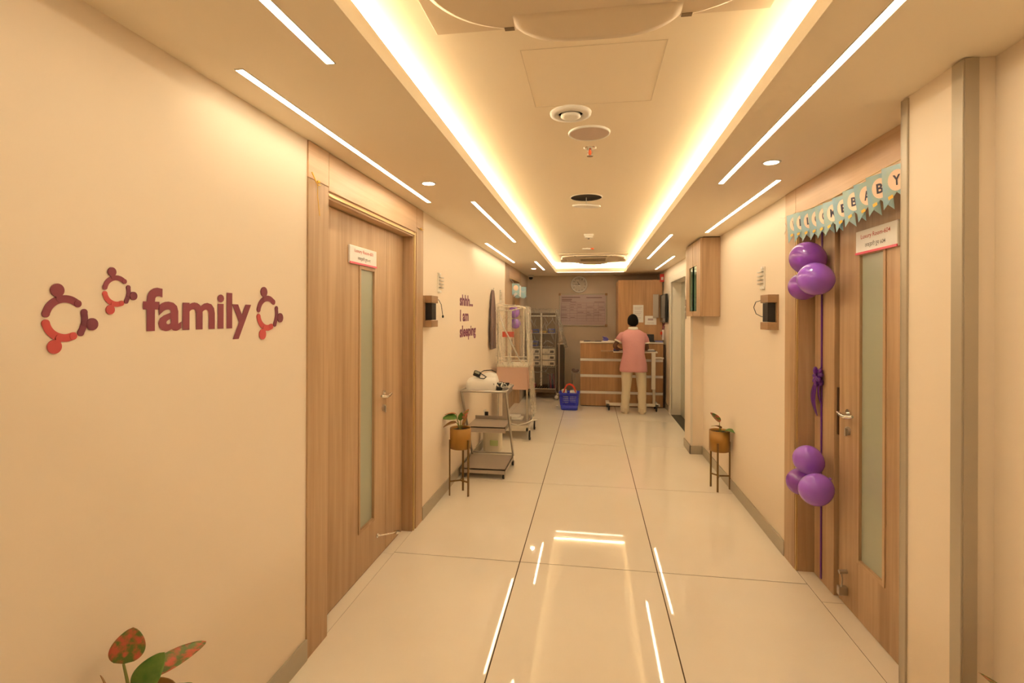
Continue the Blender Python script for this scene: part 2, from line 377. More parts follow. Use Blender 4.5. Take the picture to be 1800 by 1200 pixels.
def glass_slot(root, x, n, y0, y1, z0, z1, m='wood2'):
    f = B(); t = .02
    f.box(x, x + n * .006, y0 - t, y0, z0 - t, z1 + t, .001).box(x, x + n * .006, y1, y1 + t, z0 - t, z1 + t, .001)
    f.box(x, x + n * .006, y0, y1, z0 - t, z0, .001).box(x, x + n * .006, y0, y1, z1, z1 + t, .001)
    g = obj('glass_frame', f, m, root)
    obj('frosted_pane', B().box(x - n * .014, x - n * .008, y0, y1, z0, z1), 'frost', g)

def leaf_box(b, x0, x1, y0, y1, z0, z1, hole):
    hy0, hy1, hz0, hz1 = hole
    b.box(x0, x1, y0, hy0, z0, z1).box(x0, x1, hy1, y1, z0, z1).box(x0, x1, hy0, hy1, z0, hz0).box(x0, x1, hy0, hy1, hz1, z1)
    return b

# left door
d1 = thing('door_1', (XL, 2.95, 0), 'oak veneer double door in left wall, near camera', kind=S)
X = -1.343
obj('frame_panel', B().box(X - .02, -1.257, 2.15, 2.33, 0, 2.166, .002), 'wood', d1)
obj('frame_panel', B().box(X - .02, -1.257, 2.15, 2.33, 2.169, HC - .001, .002), 'woodh', d1)
obj('frame_panel', B().box(X - .02, -1.257, 3.60, 3.75, 0, 2.186, .002), 'wood2', d1)
obj('frame_panel', B().box(X - .02, -1.257, 3.60, 3.75, 2.189, HC - .001, .002), 'woodh', d1)
obj('header_panel', B().box(X - .02, -1.257, 2.333, 3.597, 2.15, HC - .001, .002), 'woodh', d1)
obj('jamb', B().box(X - .02, -1.268, 3.552, 3.60, 0, 2.15), 'wood2', d1)
obj('lintel', B().box(X - .02, -1.268, 2.33, 3.552, 2.115, 2.15), 'woodh', d1)
obj('brass_bead', B().box(-1.268, -1.260, 3.565, 3.585, 0, 2.145).box(-1.268, -1.258, 2.333, 3.585, 2.125, 2.137), 'brass', d1)
lf = obj('door_leaf', leaf_box(B(), X - .04, X, 2.332, 3.249, .004, 2.112, (2.862, 3.05, .285, 1.82)), 'wood', d1)
glass_slot(d1, X, 1, 2.862, 3.05, .285, 1.82)
obj('side_leaf', B().box(X - .04, X, 3.252, 3.548, .004, 2.112), 'wood2', d1)
lever(d1, X, 1, 3.205, 1.035, -1)
plate_text(d1, X, 1, 2.885, 1.843, 1.945, .36, [('Luxury Room-601', .25, 1.903, .026, 'redink'), ('\u0932\u0915\u094d\u091d\u0930\u0940 \u0930\u0942\u092e-\u0966\u0967', .17, 1.862, .028, 'greyink')])
st = B().cyl((X, 3.11, .15), (X + .006, 3.11, .15), .014, seg=12).tube([(X + .006, 3.11, .15), (X + .03, 3.14, .145), (X + .05, 3.2, .13), (X + .06, 3.27, .11)], .005, 8)
st.cyl((X + .06, 3.27, .11), (X + .066, 3.31, .095), .013, seg=12)
obj('door_stopper', st, 'chrome', d1)
# far left door
d3 = thing('door_2', (XL, 8.36, 0), 'oak veneer door in left wall near the far end', kind=S)
obj('frame_panel', B().box(X - .02, -1.257, 7.52, 7.90, 0, HC - .001, .002), 'wood2', d3)
obj('frame_panel', B().box(X - .02, -1.257, 9.05, 9.20, 0, HC - .001, .002), 'wood', d3)
obj('header_panel', B().box(X - .02, -1.257, 7.903, 9.047, 2.15, HC - .001, .002), 'woodh', d3)
obj('brass_bead', B().box(-1.268, -1.255, 7.9, 9.05, 2.13, 2.148), 'brass', d3)
lf = obj('door_leaf', leaf_box(B(), X - .04, X, 7.90, 8.75, .004, 2.14, (8.1, 8.3, .285, 1.82)), 'wood', d3)
glass_slot(d3, X, 1, 8.1, 8.3, .285, 1.82)
obj('side_leaf', B().box(X - .04, X, 8.76, 9.05, .004, 2.14), 'wood2', d3)
lever(d3, X, 1, 8.70, 1.035, -1)
obj('room_sign', B().box(X, X + .01, 8.0, 8.35, 1.85, 1.95, .002), 'paper', d3)
# right door
XD = 1.355
d2 = thing('door_3', (XR, 2.8, 0), 'oak veneer double door in right wall hung with balloons', kind=S)
obj('frame_panel', B().box(1.237, XD + .06, 3.40, 3.57, 0, 2.186, .002), 'wood', d2)
obj('frame_panel', B().box(1.237, XD + .06, 3.40, 3.57, 2.189, HC - .001, .002), 'woodh', d2)
obj('header_panel', B().box(1.237, XD + .06, 2.07, 3.397, 2.17, HC - .001, .002), 'woodh', d2)
obj('frame_panel', B().box(1.24, XD + .06, 2.07, 2.2, 0, 2.168, .002), 'wood', d2)
obj('jamb', B().box(1.249, XD + .06, 3.377, 3.40, 0, 2.17), 'wood2', d2)
obj('lintel', B().box(1.249, XD + .06, 2.2, 3.377, 2.135, 2.17), 'woodh', d2)
obj('brass_bead', B().box(1.240, 1.249, 3.383, 3.398, 0, 2.165).box(1.240, 1.249, 2.2, 3.398, 2.148, 2.160), 'brass', d2)
obj('side_leaf', B().box(XD - .02, XD + .02, 3.108, 3.362, .004, 2.132, .002), 'wood', d2)
obj('door_leaf', leaf_box(B(), XD, XD + .04, 2.205, 3.092, .004, 2.132, (2.655, 2.868, .31, 1.862)), 'wood2', d2)
glass_slot(d2, XD, -1, 2.655, 2.868, .31, 1.862, 'wood')
lever(d2, XD, -1, 2.985, 1.035, -1)
obj('lock_plate', B().box(XD - .006, XD + .02, 3.093, 3.107, .90, 1.16), mat('dark bronze', (.10, .055, .03), .4, .6), d2)
plate_text(d2, XD, -1, 2.712, 1.868, 1.985, .365, [('Luxury Room-604', .26, 1.935, .028, 'redink'), ('\u0932\u0915\u094d\u091d\u0930\u0940 \u0930\u0942\u092e 604', .18, 1.890, .030, 'greyink')])
st = B().cyl((XD, 3.0, .19), (XD - .04, 3.0, .185), .011, seg=12).tube([(XD - .03, 3.0, .185), (XD - .028, 2.99, .15), (XD - .03, 2.995, .105)], .004, 8)
st.box(XD - .045, XD - .001, 2.985, 3.015, .065, .11, .003)
obj('door_stopper', st, 'steeld', d2)
# lift
d4 = thing('door_4', (XR, 7.7, 0), 'pale steel lift door in right wall', kind=S)
for y0, y1 in ((L0 + .03, 7.72), (7.724, L1 - .03)):
    obj('lift_panel', B().box(1.39, 1.41, y0, y1, .004, LZ - .01), 'liftsteel', d4)
obj('lift_frame', B().box(XR - .02, XR + .01, L1 - .03, L1 + .13, 0, LZ + .07, .003).box(XR, 1.42, L1 - .03, L1 - .0, 0, LZ - .03).box(XR - .02, XR + .01, L0 - .13, L0 + .03, 0, LZ + .07, .003).box(XR, 1.42, L0, L0 + .03, 0, LZ - .03).box(XR - .02, XR + .01, L0 + .03, L1 - .03, LZ - .03, LZ + .07, .003).box(XR, 1.42, L0 + .03, L1 - .03, LZ - .03, LZ - .002), 'offwhite', d4)
obj('lift_sill', B().box(XR, 1.39, L0 + .03, L1 - .03, -.006, .003), mat('dark lift sill', (.07, .065, .05), .45, .5), d4)

# ---------------------------------------------------------------- ceiling strip lights
def strip(x, y0, y1, label, vertical=True, x1=None):
    t = thing('strip_light', (x, (y0 + y1) / 2, HC), label, 'light', 'flush ceiling strip lights')
    if vertical:
        obj('diffuser', B().box(x - .0125, x + .0125, y0, y1, HC - .003, HC + .0005), 'led', t)
        obj('housing', B().box(x - .0155, x - .013, y0 - .004, y1 + .004, HC - .003, HC).box(x + .013, x + .0155, y0 - .004, y1 + .004, HC - .003, HC).box(x - .0155, x + .0155, y0 - .006, y0 - .001, HC - .003, HC).box(x - .0155, x + .0155, y1 + .001, y1 + .006, HC - .003, HC), 'white', t)
    else:
        obj('diffuser', B().box(x, x1, y0, y1, HC - .003, HC + .0005), 'led', t)
        obj('housing', B().box(x, x1, y0 - .003, y0 - .0005, HC - .003, HC).box(x, x1, y1 + .0005, y1 + .003, HC - .003, HC), 'white', t)
strip(-.808, .72, 1.504, 'ceiling strip light at top left, cut by photo edge')
strip(-1.119, 1.503, 3.453, 'long ceiling strip light above the left near door')
strip(-.811, 3.476, 5.442, 'left ceiling strip light next to the cove, beyond the door')
strip(-1.134, 5.489, 7.534, 'left ceiling strip light close to the wall above the decal')
strip(-.807, 7.45, 8.81, 'left farthest short ceiling strip light by the camera dome')
strip(.752, 1.2, 3.198, 'long right ceiling strip light beside the cove, nearest')
strip(1.06, 3.165, 5.04, 'right ceiling strip light ending above the pennant door frame')
strip(.757, 5.137, 7.225, 'right ceiling strip light next to the cove, far half')
strip(1.063, 6.992, 8.902, 'right farthest ceiling strip light above the lift')
strip(1.06, -.8, 1.2, 'added unseen strip light behind the camera, right')  # out of view, added as extra light; carries on the strip row
strip(-.62, 9.312, 9.332, 'crosswise ceiling strip light at the end of the cove', False, .565)
def downlight(x, y, label, lit=True, r=.034):
    t = thing('downlight', (x, y, HC - .004), label, 'light', 'round ceiling downlights')
    obj('rim', B().lathe([(r + .012, 0), (r + .011, -.004), (r, -.004), (r, 0)], (x, y, HC), 28, cap=False), 'white', t)
    obj('lens', B().lathe([(r, -.003), (.001, -.003)], (x, y, HC), 28), 'down' if lit else 'offwhite', t)
downlight(-.962, 2.962, 'round downlight above left near door')
downlight(.902, 2.797, 'round downlight above right near door')
downlight(-.958, 8.575, 'round downlight at far left of ceiling')
downlight(.02, 9.75, 'small unlit round ceiling fitting above the clock', False, .045)

# ---------------------------------------------------------------- cove ceiling fittings
def cassette(cx, cy, label):
    t = thing('air_conditioner', (cx, cy, HU - .06), label, 'air conditioner', 'ceiling cassette units')
    h = .525
    obj('panel', B().box(cx - h, cx + h, cy - h, cy + h, HU - .014, HU, .003), 'white_ac', t)
    def sup(a, n, z): return [Vector((cx + a * math.copysign(abs(math.cos(q)) ** (2 / n), math.cos(q)), cy + a * math.copysign(abs(math.sin(q)) ** (2 / n), math.sin(q)), z)) for q in [2 * math.pi * k / 64 for k in range(64)]]
    obj('gap_shade', B().loft([sup(.512, 3.4, HU - .0135), sup(.512, 3.4, HU - .018)]), 'slot_ac', t)  # dark ring standing in for the shade under the body edge
    obj('rounded_body', B().loft([sup(.500, 3.4, HU - .018), sup(.507, 3.4, HU - .022), sup(.507, 3.4, HU - .034), sup(.49, 3.4, HU - .042)]), 'white_ac', t)
    obj('intake_grille', B().box(cx - .24, cx + .24, cy - .24, cy + .24, HU - .046, HU - .038, .006), 'white_ac', t)
    g = B()
    for k in range(9): g.box(cx - .2, cx + .2, cy - .2 + k * .05, cy - .19 + k * .05, HU - .049, HU - .045)
    obj('grille_slots', g, 'slot_ac', t, kind='stuff')
    for q in range(4):
        R = Matrix.Translation((cx, cy, 0)) @ Matrix.Rotation(q * math.pi / 2, 4, 'Z')
        v = B()
        def fn(a, b_):
            x = (a - .5) * .50; edge = 1 - (2 * a - 1) ** 4
            y = .40 + b_ * (.07 + .045 * edge); z = HU - .040 - .032 * b_ * edge - .004 * math.sin(b_ * 3.14)
            return Vector((x, y, z))
        v.grid(fn, 20, 5); v.xf(R)
        obj('air_vane', v, 'white_ac', t, solid=.004)
        for xa, xb in ((-.285, -.254), (.254, .285)): obj('vane_slot', B().box(xa, xb, .462, .478, HU - .045, HU - .030).xf(R), 'slot_ac', t)
M['white_ac'] = mat('air conditioner plastic', (.74, .62, .47), .5)
M['slot_ac'] = mat('grille slot shade', (.22, .16, .10), .6)  # dark tone painted for the shade in slots and body gap
cassette(.01, 1.143, 'ceiling cassette air conditioner cut by top edge of photo')
cassette(.02, 8.42, 'ceiling cassette air conditioner at the far end of the cove')
t = thing('air_diffuser', (-.1, 2.43, HU - .03), 'round white vent just beyond the ceiling hatch', 'vent')
obj('rim', B().lathe([(.097, 0), (.095, -.010), (.06, -.014), (.056, 0)], (-.1, 2.43, HU), 36, cap=False), 'white', t)
obj('throat', B().lathe([(.057, -.002), (.001, -.002)], (-.1, 2.43, HU), 30), 'dark', t)
obj('centre_disc', B().lathe([(.001, -.004), (.044, -.006), (.047, -.018), (.030, -.024), (.001, -.025)], (-.1, 2.43, HU), 30), 'white', t)
t = thing('ceiling_speaker', (-.015, 2.705, HU - .01), 'flat round ceiling speaker between vent and sprinkler', 'speaker')
obj('rim', B().lathe([(.108, 0), (.107, -.008), (.100, -.010), (.098, 0)], (-.015, 2.705, HU), 36, cap=False), 'white', t)
obj('mesh_grille', B().lathe([(.099, -.006), (.06, -.009), (.001, -.010)], (-.015, 2.705, HU), 36), mat('speaker grille', (.64, .51, .44), .6, bump=(600, .5, .001)), t)
def sprinkler(x, y, label, s=1.0, bulb='redglass'):
    t = thing('sprinkler', (x, y, HU - .05 * s), label, 'sprinkler', 'ceiling sprinklers')
    obj('rosette', B().lathe([(.036 * s, 0), (.034 * s, -.005), (.02 * s, -.010), (.012 * s, -.014)], (x, y, HU), 20), 'chrome', t)
    obj('frame_arms', B().tube([(x - .006 * s, y, HU - .012), (x - .015 * s, y, HU - .028 * s), (x - .004 * s, y, HU - .046 * s)], .0025 * s, 6).tube([(x + .006 * s, y, HU - .012), (x + .015 * s, y, HU - .028 * s), (x + .004 * s, y, HU - .046 * s)], .0025 * s, 6), 'chrome', t)
    obj('glass_bulb', B().ball((x, y, HU - .028 * s), (.009 * s, .009 * s, .016 * s), 12), bulb, t)
    obj('deflector', B().lathe([(.018 * s, -.046 * s), (.018 * s, -.049 * s)], (x, y, HU), 16), 'chrome', t)
M['redglass'] = mat('red sprinkler bulb', (.85, .12, .02), .2)
sprinkler(-.012, 2.95, 'nearest sprinkler with a red bulb beyond the speaker')
sprinkler(.05, 9.2, 'far sprinkler in front of the cove end', 1.1, 'chrome')
t = thing('duct_outlet', (-.045, 4.2, HU - .08), 'open dark round duct hole with its white cover hanging below', 'vent')
obj('dark_opening', B().lathe([(.125, -.001), (.001, -.002)], (-.045, 4.18, HU), 30), 'dark', t)
obj('ring', B().lathe([(.13, 0), (.129, -.004), (.122, -.004)], (-.045, 4.18, HU), 30, cap=False), 'offwhite', t)
cb = B().lathe([(.001, -.010), (.10, -.008), (.117, 0), (.112, .005), (.001, .004)], (0, 0, 0), 30)
cb.xf(Matrix.Translation((-.045, 4.25, HU - .055)) @ Matrix.Rotation(.10, 4, 'X') @ Matrix.Rotation(.05, 4, 'Y')); obj('hanging_cover', cb, 'white', t)
obj('hook', B().tube([(-.045, 4.18, HU - .002), (-.045, 4.2, HU - .03), (-.045, 4.24, HU - .053)], .003, 6), 'steel', t)
t = thing('smoke_detector', (-.035, 6.09, HU - .05), 'white smoke detector box halfway along the cove ceiling', 'detector')
obj('base', B().box(-.09, .02, 6.03, 6.15, HU - .02, HU, .004), 'white', t)
obj('slotted_head', B().box(-.08, .01, 6.04, 6.14, HU - .042, HU - .021, .004), 'white', t)
obj('sensor', B().cyl((-.035, 6.09, HU - .042), (-.035, 6.09, HU - .055), .012), 'greyink', t)
t = thing('ceiling_indicator', (-.05, 7.3, HU - .03), 'thin white ceiling bracket with red tip near far air conditioner', 'detector')
obj('arm', B().box(-.13, -.005, 7.28, 7.31, HU - .022, HU - .006, .002), 'white', t)
obj('stem', B().cyl((-.06, 7.295, HU), (-.06, 7.295, HU - .02), .012), 'white', t)
obj('red_tip', B().box(-.02, .03, 7.28, 7.31, HU - .020, HU - .004, .002), 'redglass', t)

# ---------------------------------------------------------------- wall decals
YV, ZV = Vector((0, 1, 0)), Vector((0, 0, 1)); NX = Vector((1, 0, 0))
obj('wall_lettering', B().text('family', (XL, 1.293, 1.462), YV, ZV, NX, .473, .166, .002, .028, 1.0), 'maroon', label='maroon word family on left wall', cat='wall sign')
def flatline(b, pts, wd):
    o = Vector((XL + .001, 0, 0))
    P = []
    # smooth through the points
    for i in range(len(pts) - 1):
        p0 = pts[max(i - 1, 0)]; p1 = pts[i]; p2 = pts[i + 1]; p3 = pts[min(i + 2, len(pts) - 1)]
        for k in range(6):
            t = k / 6
            P.append(tuple(.5 * ((2 * p1[c]) + (-p0[c] + p2[c]) * t + (2 * p0[c] - 5 * p1[c] + 4 * p2[c] - p3[c]) * t * t + (-p0[c] + 3 * p1[c] - 3 * p2[c] + p3[c]) * t ** 3) for c in (0, 1)))
    P.append(pts[-1])
    a = []; c = []
    for i, p in enumerate(P):
        q0 = P[max(i - 1, 0)]; q1 = P[min(i + 1, len(P) - 1)]; d = Vector((q1[0] - q0[0], q1[1] - q0[1])).normalized(); n = Vector((-d.y, d.x)) * wd / 2
        a.append((p[0] + n.x, p[1] + n.y)); c.append((p[0] - n.x, p[1] - n.y))
    for i in range(len(P) - 1): b.prism([a[i], a[i + 1], c[i + 1], c[i]], o, YV, ZV, NX, .0014)
    for p in (P[0], P[-1]): disc(b, p[0], p[1], wd / 2, None, .0022)
def disc(b, y, z, r, r2=None, dd_=.0030):
    b.prism([(y + r * math.cos(t), z + (r2 or r) * math.sin(t)) for t in [2 * math.pi * k / 24 for k in range(24)]], (XL + .001, 0, 0), YV, ZV, NX, dd_)
# one emblem: three figures around a ring, unit = ring radius, origin = ring centre
def emblem(cy, cz, sc_, label):
    t = thing('family_emblem', (XL, cy, cz), label, 'wall sign', 'three figure ring emblems')
    def L(pts): return [(cy + p[0] * sc_, cz + p[1] * sc_) for p in pts]
    def arc(a0, a1, r=1.0): return L([(r * math.cos(math.radians(a0 + (a1 - a0) * k / 5)), r * math.sin(math.radians(a0 + (a1 - a0) * k / 5))) for k in range(6)])
    b = B(); flatline(b, arc(166, 50), .38 * sc_); p = L([(-.42, 1.42)])[0]; disc(b, p[0], p[1], .34 * sc_); flatline(b, L([(-.42, 1.3), (-.3, 1.0)]), .36 * sc_)
    obj('maroon_figure', b, 'maroon', t)
    b = B(); flatline(b, arc(194, 294), .39 * sc_); p = L([(-.55, -1.42)])[0]; disc(b, p[0], p[1], .35 * sc_); flatline(b, L([(-.5, -1.3), (-.3, -.98)]), .38 * sc_)
    obj('coral_figure', b, 'coral', t)
    b = B(); flatline(b, L([(.98, .32), (1.02, -.12), (.93, -.48), (.80, -.76)]), .36 * sc_); p = L([(1.42, -.32)])[0]; disc(b, p[0], p[1], .33 * sc_); flatline(b, L([(1.3, -.32), (1.0, -.25)]), .34 * sc_)
    obj('plum_figure', b, 'plum', t)
emblem(1.074, 1.539, .0475, 'large emblem left of the word family on left wall')
emblem(1.211, 1.612, .0355, 'small emblem above and left of the word family')
emblem(1.866, 1.556, .058, 'emblem right of the word family beside the door frame')
sb = B()
sb.text('shhh...', (XL, 4.872, 1.645), YV, ZV, NX, .56, .112, .002, .035).text('I am', (XL, 4.885, 1.490), YV, ZV, NX, .35, .115, .002, .035).text('sleeping', (XL, 4.875, 1.300), YV, ZV, NX, .70, .150, .002, .035)
obj('wall_lettering', sb, 'purple', label='purple words shhh I am sleeping on left wall', cat='wall sign')

# ---------------------------------------------------------------- small wall fittings
def number_plaque(x, n, y, z, label):
    t = thing('wall_plaque', (x, y, z), label, 'plaque', 'raised white wall plaques')
    obj('backing', B().box(x, x + n * .006, y - .045, y + .03, z, z + .17, .002), 'offwhite', t)
    for k in range(4):
        obj('ridge', B().box(x + n * .006, x + n * .02, y - .02, y + .085, z + .045 + k * .028, z + .053 + k * .028, .001), 'steel', t)
    obj('knob', B().box(x + n * .006, x + n * .02, y - .04, y, z + .15, z + .168, .003), 'white', t)
    obj('knob', B().box(x + n * .006, x + n * .02, y - .04, y + .02, z + .004, z + .024, .003), 'white', t)
number_plaque(XL, 1, 4.18, 1.735, 'small white ridged plaque above left wall holder')
number_plaque(XL, 1, 7.1, 1.735, 'small white ridged plaque beside far left door')
number_plaque(XR, -1, 4.02, 1.745, 'small white ridged plaque above right wall holder')
def holder(x, n, y0, y1, wire, label):
    t = thing('wall_holder', (x, (y0 + y1) / 2, 1.46), label, 'holder', 'wood and black wall holders')
    obj('backboard', B().box(x, x + n * .012, y0, y1, 1.46, 1.70, .002), 'woodd', t)
    obj('top_block', B().box(x + n * .012, x + n * .07, y0, y1, 1.645, 1.70, .003), 'woodd', t)
    obj('bottom_block', B().box(x + n * .012, x + n * .07, y0, y1, 1.46, 1.512, .003), 'woodd', t)
    obj('black_screen', B().box(x + n * .012, x + n * .062, y0 + .03, y1 - .025, 1.514, 1.643, .002), 'black', t)
    obj('wire', B().tube(wire, .0028, 6), 'black', t)
    if n > 0: obj('wire_plug', B().ball(wire[-1], (.009, .009, .014), 10), 'black', t)
holder(XL, 1, 3.765, 3.93, [(XL + .05, 3.93, 1.68), (XL + .04, 4.05, 1.675), (XL + .03, 4.15, 1.64), (XL + .02, 4.22, 1.57), (XL + .02, 4.235, 1.54)], 'wood and black wall holder right of the left near door')
holder(XR, -1, 3.70, 3.86, [(XR - .04, 3.86, 1.675), (XR - .03, 4.0, 1.665), (XR - .02, 4.13, 1.66), (XR - .02, 4.18, 1.62), (XR - .02, 4.12, 1.57), (XR - .02, 4.0, 1.55), (XR - .03, 3.86, 1.545)], 'wood and black wall holder on right wall')
rb = B().tube([(-1.25, 2.165, 2.195), (-1.245, 2.19, 2.16), (-1.243, 2.205, 2.145), (-1.245, 2.23, 2.15)], .0028, 6).tube([(-1.245, 2.205, 2.15), (-1.25, 2.215, 2.10), (-1.25, 2.225, 2.05), (-1.25, 2.235, 2.01)], .0016, 6)
rb.ball((-1.245, 2.215, 2.162), .008, 8)
obj('curling_ribbon', rb, 'yellow', label='wisp of gold ribbon tied on left door frame corner', cat='ribbon')
rb = B().tube([(-1.25, 3.64, 2.185), (-1.248, 3.69, 2.18), (-1.25, 3.74, 2.195)], .002, 6).ball((-1.248, 3.67, 2.19), .007, 8)
obj('curling_ribbon', rb, 'yellow', label='tiny gold ribbon stub on far corner of left door frame', cat='ribbon')
# hanging gown on left wall
gb = B()
def gfn(a, c):
    z = 1.87 - .74 * c; hw = .02 + .14 * min(1, c * 2.6) ** .8 + .035 * (c > .7) * (c - .7)
    y = 6.46 - .05 * c + (a - .5) * 2 * hw
    return Vector((XL + .02 + .014 * math.sin(a * 22 + c * 2) + .018 * c, y, z))
gb.grid(gfn, 26, 16)
gt = thing('hanging_gown', (XL + .03, 6.44, 1.13), 'grey mauve gown hanging on left wall beyond the lettering', 'clothing')
obj('cloth', gb, 'gown', gt, solid=.006)
obj('belt_loop', B().tube([(XL + .06, 6.33, 1.42), (XL + .065, 6.29, 1.28), (XL + .065, 6.33, 1.15), (XL + .06, 6.40, 1.2), (XL + .06, 6.37, 1.4)], .007, 8), 'gown', gt)
obj('wall_hook', B().tube([(XL, 6.46, 1.88), (XL + .03, 6.46, 1.875), (XL + .035, 6.46, 1.90)], .005, 8), 'steel', gt)

# ---------------------------------------------------------------- wall cabinet on the right
c = thing('wall_cabinet', (1.15, 5.75, 1.55), 'oak veneer wall cabinet with dark glass slots high on right wall', 'cabinet')
obj('body', B().box(1.075, XR - .001, 5.30, 6.05, 1.55, 2.325, .002), 'wood', c)
obj('top_shade_strip', B().box(1.09, XR - .001, 5.32, 6.04, 2.325, HC), 'dark', c)  # solid dark strip standing in for the shade above the cabinet
for (y0, y1, hy0, hy1) in ((5.30, 5.672, 5.47, 5.672), (5.684, 6.05, 5.684, 5.87)):
    dd = obj('cabinet_door', B().box(1.055, 1.074, y0, y1, 1.55, 1.602).box(1.055, 1.074, y0, y1, 2.07, 2.32).box(1.055, 1.074, y0, hy0, 1.602, 2.07).box(1.055, 1.074, hy1, y1, 1.602, 2.07) if hy1 < y1 else B().box(1.055, 1.074, y0, y1, 1.55, 1.602).box(1.055, 1.074, y0, y1, 2.07, 2.32).box(1.055, 1.074, y0, hy0, 1.602, 2.07), 'wood2', c)
    obj('glass_pane', B().box(1.064, 1.068, hy0, hy1, 1.602, 2.07), 'green', dd)

# ---------------------------------------------------------------- bunting over right door
bt = thing('bunting', (1.215, 2.8, 2.0), 'teal pennant bunting reading WELCOME BABY over right door', 'bunting')
cord = [(1.232, 3.56, 2.19), (1.222, 3.45, 2.183), (1.212, 3.2, 2.162), (1.21, 2.95, 2.150), (1.21, 2.7, 2.160), (1.21, 2.5, 2.170), (1.215, 2.3, 2.178), (1.225, 2.14, 2.185)]
obj('cord', B().tube(cord, .0022, 6), 'brass', bt)
obj('cord_tail', B().tube([(1.232, 3.56, 2.15), (1.22, 3.5, 2.11), (1.225, 3.55, 2.08)], .0016, 6).tube([(1.232, 3.57, 2.185), (1.22, 3.62, 2.20)], .0016, 6), 'white', bt)
ytop = [3.44, 3.335, 3.232, 3.125, 3.03, 2.93, 2.825, 2.715, 2.61, 2.50, 2.375]
ztop = [2.178, 2.170, 2.160, 2.152, 2.148, 2.145, 2.148, 2.156, 2.160, 2.166, 2.170]
for k, ch in enumerate('WELCOMEBABY'):
    a = math.radians(15 + 4 * random.random()); sw = math.radians(random.uniform(-3, 3)); wd = .128; ht = .172
    u = Vector((math.sin(a), -math.cos(a), 0)); n = Vector((-math.cos(a), -math.sin(a), 0)); v = (ZV + n * math.sin(sw + .12)).normalized(); n2 = u.cross(v)
    o_ = Vector((1.200, ytop[k], ztop[k])) - v * ht
    fb = B().prism([(0, ht), (0, 0), (wd / 2, .062), (wd, .008), (wd, ht)], o_, u, v, n2, .0012)
    f_ = obj('pennant', fb, 'flag', bt)
    cx_, cz_ = wd * .53, ht * .64
    obj('cream_disc', B().prism([(cx_ + .041 * math.cos(t_), cz_ + .043 * math.sin(t_)) for t_ in [2 * math.pi * q / 24 for q in range(24)]], o_ + n2 * .0013, u, v, n2, .0006), 'cream', f_)
    obj('letter', B().text(ch, o_ + u * (cx_ - .017) + v * (cz_ - .021), u, v, n2, .034, .042, .0024, .03), 'navy', f_)
    obj('yellow_print', B().prism([(.026, .036), (.048, .043), (.046, .056), (.024, .049)], o_ + n2 * .0013, u, v, n2, .0006), 'yellow', f_)

# ---------------------------------------------------------------- balloons
def balloon(cx, cy, cz, r, tail, m, label):
    """tail = unit direction in which the knot lies"""
    d = Vector(tail).normalized(); q = Vector((0, 0, -1)).rotation_difference(d).to_matrix()
    prof = []
    for i in range(1, 16):
        ph = math.pi * i / 16; rr = math.sin(ph); z = math.cos(ph) * (1.0 if ph < math.pi / 2 else 1.20)
        if ph > 2.4: rr *= .93
        prof.append((r * rr, r * z))
    prof = [(.001, r)] + prof + [(r * .055, -r * 1.22), (r * .05, -r * 1.26)]
    t = thing('balloon', (cx, cy, cz), label, 'balloon', 'purple balloons on the right door')
    b = B().lathe(prof, (0, 0, 0), 32); b.xf(Matrix.Translation((cx, cy, cz)) @ q.to_4x4())
    obj('skin', b, m, t)
    kb = B().lathe([(r * .05, -r * 1.25), (r * .09, -r * 1.30), (r * .10, -r * 1.34), (r * .03, -r * 1.33)], (0, 0, 0), 12); kb.xf(Matrix.Translation((cx, cy, cz)) @ q.to_4x4())
    obj('knot', kb, m, t)
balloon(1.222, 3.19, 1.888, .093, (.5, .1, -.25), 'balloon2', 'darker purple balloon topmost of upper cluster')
balloon(1.198, 3.02, 1.757, .088, (.55, .2, -.15), 'balloon', 'bright purple balloon in front of the upper cluster')
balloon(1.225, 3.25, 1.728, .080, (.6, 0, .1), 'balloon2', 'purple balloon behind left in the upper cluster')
balloon(1.228, 3.18, .733, .080, (.4, 0, -.5), 'balloon', 'purple balloon topmost of lower cluster')
balloon(1.205, 3.02, .610, .084, (.5, .2, .3), 'balloon', 'purple balloon in front of the lower cluster')
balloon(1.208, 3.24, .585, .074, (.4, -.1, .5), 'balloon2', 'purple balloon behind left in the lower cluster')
rt = thing('ribbon_bow', (1.325, 3.262, 0), 'purple satin ribbon with bow down the right side leaf', 'ribbon')
obj('ribbon_strip', B().box(1.330, 1.3335, 3.252, 3.270, .02, 2.12), 'ribbon', rt)
bw = B()
for k in range(9):
    t_ = k * .7; bw.ball((1.312 + .010 * math.sin(k * 2.3), 3.262 + .034 * math.cos(t_), 1.20 + .034 * math.sin(t_)), (.014, .026, .015), 10, Matrix.Rotation(t_, 3, 'X'))
obj('bow', bw, 'ribbon', rt)
def rfn(a, c): return Vector((1.322 - .02 * math.sin(c * 3.1), 3.285 + (a - .5) * .065 * math.sin(.5 + c * 2.4) + .012 * math.sin(c * 3) + .006, 1.185 - c * .22))
obj('ribbon_tail', B().grid(rfn, 3, 12), 'ribbon', rt, solid=.002)
def rfn2(a, c): return Vector((1.326 - .012 * math.sin(c * 3.1), 3.252 + (a - .5) * .022 + .01 * math.sin(c * 3), 1.185 - c * .14))
obj('ribbon_tail', B().grid(rfn2, 3, 12), 'ribbon', rt, solid=.002)

